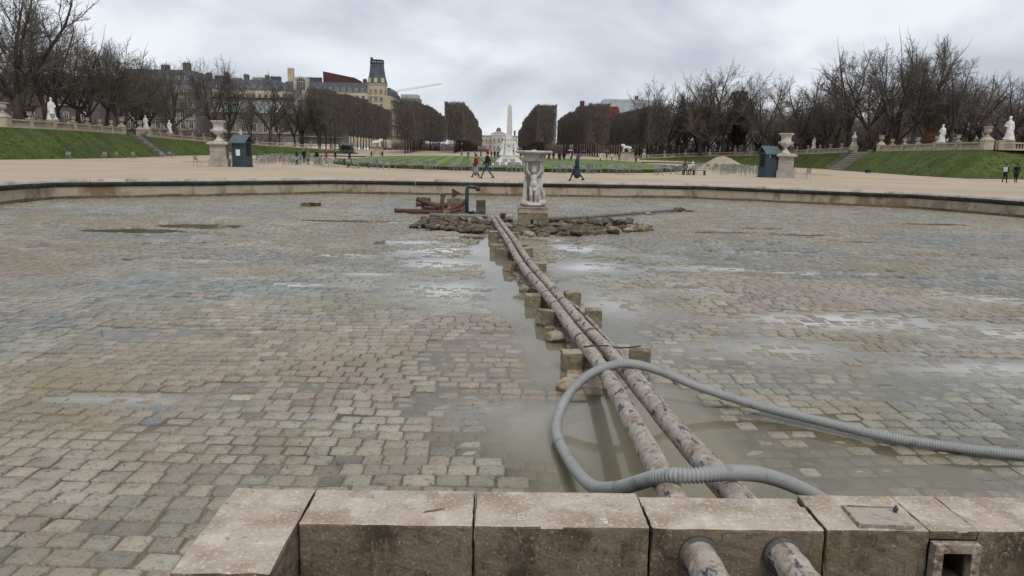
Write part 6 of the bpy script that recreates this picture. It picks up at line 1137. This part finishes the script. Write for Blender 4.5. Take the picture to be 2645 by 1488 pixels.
mb = MB(); mb.lathe([(4.6, 0), (4.6, 22.4), (4.9, 22.5), (4.9, 23.0), (4.5, 23.1), (4.5, 27.6), (4.8, 27.8), (4.8, 28.2)], 20, (-55.2, 357.5, 0)); mb.build('tower_wall', 'facade', cb, False)
for s in range(6):
    for a in (-150, -120, -90, -60, -30): o = obj('window', WIN if s < 5 else WINS, cb); o.location = (-55.2 + 4.55 * math.cos(R(a)), 357.5 + 4.55 * math.sin(R(a)), 6.2 + s * 3.6); o.rotation_euler = (0, 0, R(a + 90))
mb = MB(); mb.lathe([(4.7, 28.2), (4.3, 29.6), (3.7, 32.0), (3.3, 34.5), (3.05, 36.9), (3.25, 37.1), (3.25, 37.6), (3.0, 37.7)], 18, (-55.2, 357.5, 0)); tr_ = mb.build('tower_roof', 'slate', cb)
mb = MB()
for a in range(14): mb.box((-55.2 + 2.9 * math.cos(a * 0.4488), 357.5 + 2.9 * math.sin(a * 0.4488), 38.1), (0.35, 0.35, 1.1))
mb.lathe([(3.05, 38.5), (3.05, 38.75), (2.7, 38.75)], 14, (-55.2, 357.5, 0)); mb.box((-57.4, 356.5, 39.2), (1.1, 1.1, 1.1)); mb.build('roof_crown', 'slate', tr_)
for a in (-130, -90, -50): mb = MB(); mb.box((-55.2 + 4.3 * math.cos(R(a)), 357.5 + 4.3 * math.sin(R(a)), 29.6), (1.3, 1.3, 2.0), R(a)); mb.build('oculus', 'window_trim', tr_)
# bay with arched dormer window
mb = MB(); mb.lathe([(4.2, 0), (4.2, 23.8), (4.5, 24.0), (4.5, 24.4)], 18, (-88.5, 357.0, 0)); mb.build('bay_wall', 'facade_pale', cb); mb = MB(); mb.box((-88.5, 354.3, 26.6), (6.4, 3.0, 5.2)); mb.lathe([(3.2, 0), (3.2, 3.0)], 20, (0, 0, 0)); g_ = mb
bayd = MB(); bayd.box((-88.5, 355.0, 26.5), (6.6, 3.0, 5.0)); 
pts_ = [(-88.5 + 3.3 * math.cos(math.pi * k / 12), 29.0 + 1.5 * math.sin(math.pi * k / 12)) for k in range(13)]; vs = [(x, 353.5, z) for x, z in pts_] + [(x, 356.5, z) for x, z in pts_]; bayd.add(vs, [tuple(range(13)), tuple(range(25, 12, -1))] + [(k, k + 13, k + 14, k + 1) for k in range(12)]); bayd.build('bay_dormer', 'facade_pale', cb)
bg = MB(); bg.box((-88.5, 353.46, 26.5), (3.6, 0.1, 4.4)); bg.add([(x, 353.42, z - 0.8) for x, z in [(-88.5 + 1.8 * math.cos(math.pi * k / 10), 29.5 + 1.2 * math.sin(math.pi * k / 10)) for k in range(11)]], [tuple(range(11))[::-1]]); w_ = bg.build('window', 'glass', cb); bg = MB()
for k in (-0.9, 0, 0.9): bg.box((-88.5 + k, 353.36, 27.0), (0.14, 0.08, 5.4))
bg.box((-88.5, 353.34, 28.2), (3.6, 0.08, 0.14)); bg.build('frame', 'window_trim', w_)
for s in range(3): o = obj('window', WIN, cb); o.location = (-88.5, 352.75, 9.8 + s * 4.0); o.scale = (1.5, 1, 1.1)
# red brick gable wall on the roof and roof clutter
mb = MB(); mb.add([(-80.5, 362, 28.0), (-63, 362, 28.0), (-63, 362, 29.6), (-66, 362, 31.2), (-80.5, 362, 33.8), (-80.5, 364, 28.0), (-63, 364, 28.0), (-63, 364, 29.6), (-66, 364, 31.2), (-80.5, 364, 33.8)], [(0, 1, 2, 3, 4), (9, 8, 7, 6, 5), (0, 5, 6, 1), (1, 6, 7, 2), (2, 7, 8, 3), (3, 8, 9, 4), (4, 9, 5, 0)]); mb.build('brick_gable', 'brick_red', cb)
for x_, y_, z_, w_, h_, m_ in ((-94.5, 360, 28, 2.6, 6.2, 'facade'), (-70, 366, 28, 9, 1.6, 'slate'), (-86, 368, 28, 7, 3.2, 'slate'), (-61.5, 362, 28.0, 1.6, 2.2, 'chimney_stone'), (-77, 370, 28.0, 9, 4.0, 'zinc')): chimney(cb, x_, y_, z_, w_, 2.0, h_, m_, 5)
cb.scale = (1.14, 1.14, 1.14); cb.location = (-0.5, 0, 3.2)
# long neighbouring block to the left, grey roofs
lb = empty('grey_roofed_block', (0, 0, 2), 0, 'long cream block with grey zinc roofs left of the corner block', 'building'); mb = MB(); mb.box((-120, 366, 12.5), (44, 20, 25)); mb.build('wall', 'facade', lb)
facade_windows(lb, (-142, 356), (1, 0), 44, 6.4, 5, 3.7, 2.75, WIN, balc=(1, 4)); mansard(lb, -142, -98.4, 356.2, 376, 25.0, 5.0, 2.2, 'slate'); dormers(lb, -141, -99, 13, 357.2, 25.4, WINS)
for x_, w_, h_, m_ in ((-138, 4, 1.6, 'slate'), (-133.5, 2.2, 3.4, 'chimney_stone'), (-129, 3.4, 2.2, 'slate'), (-125.5, 1.8, 3.6, 'chimney_stone'), (-121, 4.5, 1.5, 'zinc'), (-116.5, 2.0, 3.0, 'chimney_stone'), (-111, 5, 1.8, 'zinc'), (-107, 1.6, 2.8, 'chimney_stone'), (-103, 4.5, 2.4, 'slate')): chimney(lb, x_, 366, 29.5, w_, 2.2, h_, m_, 4)
lb.scale = (1.14, 1.14, 1.14); lb.location = (-0.5, 0, 2.2)
# dim mansard block far left and pale house behind the left trees
mb_ = empty('mansard_house', (0, 0, 3), 0, 'pale grey house with dark mansard and chimneys behind the left trees', 'building'); mb = MB(); mb.box((-110, 262, 10.0), (24, 16, 17)); mb.build('wall', 'facade_grey', mb_)
facade_windows(mb_, (-122, 254), (1, 0), 24, 4.5, 4, 3.4, 2.6, WIN); mansard(mb_, -122.3, -97.7, 253.8, 270, 18.5, 4.4, 1.6); dormers(mb_, -121, -99, 8, 254.8, 18.9, WINS); chimney(mb_, -110, 262, 22.5, 2.4, 1.6, 2.2); chimney(mb_, -103, 262, 22.5, 2.2, 1.6, 3.0)
mb_ = empty('dim_brown_building', (0, 0, 3), 0, 'dim brown building mass behind the trees at the left edge', 'building'); mb = MB(); mb.box((-140, 205, 8.8), (80, 14, 13.6)); mb.build('wall', 'facade_dim', mb_); facade_windows(mb_, (-178, 198), (1, 0), 76, 5, 3, 3.8, 4.2, WINS)
pv = empty('low_pavilion', (0, 0, 2), 0, 'low grey garden pavilion with pale green roof behind the left balustrade', 'building'); mb = MB(); mb.box((-78, 262, 6.5), (30, 12, 9)); mb.build('wall', 'facade_grey', pv); mansard(pv, -93.6, -62.4, 255.6, 268.4, 11.0, 3.6, 2.6, 'zinc_green'); facade_windows(pv, (-92, 256), (1, 0), 28, 5.0, 1, 3.6, 3.2, WIN)
pv = empty('grey_lodge', (0, 0, 2), 0, 'low grey lodge with dark hipped roof beside the clipped trees', 'building'); mb = MB(); mb.box((-55.5, 248, 5.0), (14, 9, 7)); mb.build('wall', 'facade_grey', pv); mansard(pv, -63, -48, 243, 253, 8.5, 4.4, 2.6, 'chimney_stone'); facade_windows(pv, (-62, 243.5), (1, 0), 13, 4.0, 1, 3.6, 3.4, WINS)
# garden kiosks under the trees
for k, (x, y, lab) in enumerate(((-41.5, 212, 'dark kiosk with pale awning under the left clipped trees'), (44.0, 216, 'dark kiosk with lifted roof under the right clipped trees'))):
    root = empty('kiosk', (x, y, 1.0 if k else 1.1), 0, lab, 'kiosk'); mb = MB(); mb.box((0, 0, 1.3), (4.4, 3, 2.6)); mb.build('cabin', 'hut_paint', root); root.scale = (0.75, 0.75, 0.75); mb = MB(); mb.box((0.4, -0.3, 2.8), (4.6, 3.4, 0.14), 0, 0, R(8 if k == 0 else 0), R(14 if k == 0 else -14)); mb.build('roof', 'slate' if k == 0 else 'iron', root); mb = MB(); mb.box((0, -1.52, 1.5), (3.0, 0.05, 1.2)); mb.build('hatch', 'black', root)
# right: red brick house and grey roofed block over the clipped rows
rb = empty('red_brick_house', (0, 0, 2), 0, 'red brick house with tall chimney above the right clipped trees', 'building'); mb = MB(); mb.box((53.5, 436, 12), (22, 22, 22.0)); mb.build('wall', 'brick_wall_red', rb); facade_windows(rb, (43, 425), (1, 0), 21, 8, 4, 3.6, 3.4, WINS); mansard(rb, 42, 65, 425, 447, 23, 3.0, 1.0, 'brick_wall_red')
mb = MB(); mb.box((44.3, 425, 25.2), (2.4, 1.6, 6.6)); mb.build('chimney', 'brick_wall_red', rb)
for k in range(7): mb = MB(); mb.lathe([(0.22, 0), (0.12, 2.0)], 6, (46.5 + k * 1.5, 426, 25.5)); mb.build('chimney_pot', 'brick_wall_red', rb)
mb = MB(); mb.add([(31.8, 428, 18.0), (38.5, 428, 18.0), (38.5, 428, 23.2), (31.8, 434, 18.0), (38.5, 434, 18.0), (38.5, 434, 23.2)], [(0, 1, 2), (5, 4, 3), (0, 3, 4, 1), (1, 4, 5, 2), (2, 5, 3, 0)]); mb.box((35.2, 431, 9), (6.6, 6, 18)); mb.build('brick_gable', 'brick_wall_red', rb)
gb = empty('grey_roofed_house', (0, 0, 2), 0, 'stone block with broad grey roof above the right clipped trees', 'building'); mb = MB(); mb.box((76, 462, 12), (42, 24, 21)); mb.build('wall', 'facade', gb); facade_windows(gb, (55, 450), (1, 0), 42, 8, 4, 3.6, 3.0, WIN); mansard(gb, 54.5, 97.5, 449.7, 474, 22.5, 9.5, 6.0, 'zinc'); chimney(gb, 80, 462, 32, 2.0, 1.5, 2.0)
# pale palace front closing the avenue
pf_ = empty('pale_palace', (0, 0, 2), 0, 'pale stone front with pediment closing the avenue', 'building'); mb = MB(); mb.box((-1.0, 706, 7.5), (34, 12, 14.0)); mb.box((-1.0, 699.4, 8.2), (13, 1.4, 15.5)); mb.build('wall', 'facade_pale', pf_); facade_windows(pf_, (-17, 700), (1, 0), 10, 4, 2, 5.4, 3.2, WIN); facade_windows(pf_, (6, 700), (1, 0), 10, 4, 2, 5.4, 3.2, WIN); facade_windows(pf_, (-6.5, 698.7), (1, 0), 11, 4, 2, 6.0, 3.6, WIN)
mb = MB(); mb.box((-1.0, 706, 15.0), (36, 13, 1.0)); mb.box((-1.0, 699.2, 16.6), (14, 2.0, 0.8)); mb.add([(-8, 698.4, 17.0), (6, 698.4, 17.0), (-1, 698.4, 19.6), (-8, 701, 17.0), (6, 701, 17.0), (-1, 701, 19.6)], [(0, 1, 2), (5, 4, 3), (0, 3, 4, 1), (1, 4, 5, 2), (2, 5, 3, 0)]); mb.build('pediment', 'facade_pale', pf_)
mb = MB(); mb.lathe([(2.2, 17), (2.2, 20), (1.8, 21.5), (0.4, 22.6)], 12, (-1.0, 706, 0)); mb.box((13.5, 706, 18), (1.6, 1.6, 4.4)); mb.build('roof', 'slate', pf_)
# flat roofed house past the corner block
fl = empty('flat_roofed_house', (0, 0, 2), 0, 'flat roofed pale house peeping over the left clipped trees', 'building'); mb = MB(); mb.box((-53.5, 470, 16), (12, 14, 29)); mb.build('wall', 'facade_grey', fl); facade_windows(fl, (-59.5, 463), (1, 0), 12, 8, 6, 3.6, 2.8, WINS); mb = MB(); mb.box((-53.5, 470, 31.6), (10, 12, 2.2)); mb.build('roof', 'zinc_green', fl)
# tower crane jib beyond the roofs
cr_ = empty('tower_crane', (-86, 600, 2), 0, 'pale red tower crane jib above the roofs', 'crane'); jib = MB(); A, B = Vector((10.3 - 8, 0, 43.2)), Vector((41.1, 0, 50.4)); N = 22
for dy, dz in ((-0.6, 0), (0.6, 0), (0, 1.3)): jib.tube([A + Vector((0, dy, dz)), B + Vector((0, dy, dz * 0.5))], 0.13, 4)
for k in range(N):
    a = A.lerp(B, k / N); b = A.lerp(B, (k + 0.5) / N); c = A.lerp(B, (k + 1) / N)
    for dy in (-0.6, 0.6): jib.tube([a + Vector((0, dy, 0)), b + Vector((0, 0, 1.2))], 0.07, 3); jib.tube([b + Vector((0, 0, 1.2)), c + Vector((0, dy, 0))], 0.07, 3)
jib.build('jib', 'crane_paint', cr_); mb = MB(); mb.box((0, 0, 21), (1.6, 1.6, 44)); mb.build('mast', 'crane_paint', cr_)
# parked car glimpsed at the head of the right stairs
car = empty('parked_car', (74.5, 147, 3.3), R(10), 'dark blue parked car behind the head of the right stairs', 'car'); mb = MB(); mb.prism([(-2.1, -0.85), (2.1, -0.85), (2.1, 0.85), (-2.1, 0.85)], 0.35, 0.95); mb.box((-0.1, 0, 1.22), (2.6, 1.55, 0.56), 0, 0, 0, 0, 0.78); mb.build('body', 'car_blue', car)
for sx in (-1.3, 1.3):
    for sy in (-0.8, 0.8): mb = MB(); mb.lathe([(0.32, -0.1), (0.32, 0.1)], 14); w_ = mb.build('wheel', 'iron', car); w_.rotation_euler = (R(90), 0, 0); w_.location = (sx, sy, 0.32)
for sy in (-0.74, 0.74): mb = MB(); mb.box((-0.1, sy, 1.24), (2.0, 0.04, 0.36)); mb.build('window', 'glass', car)
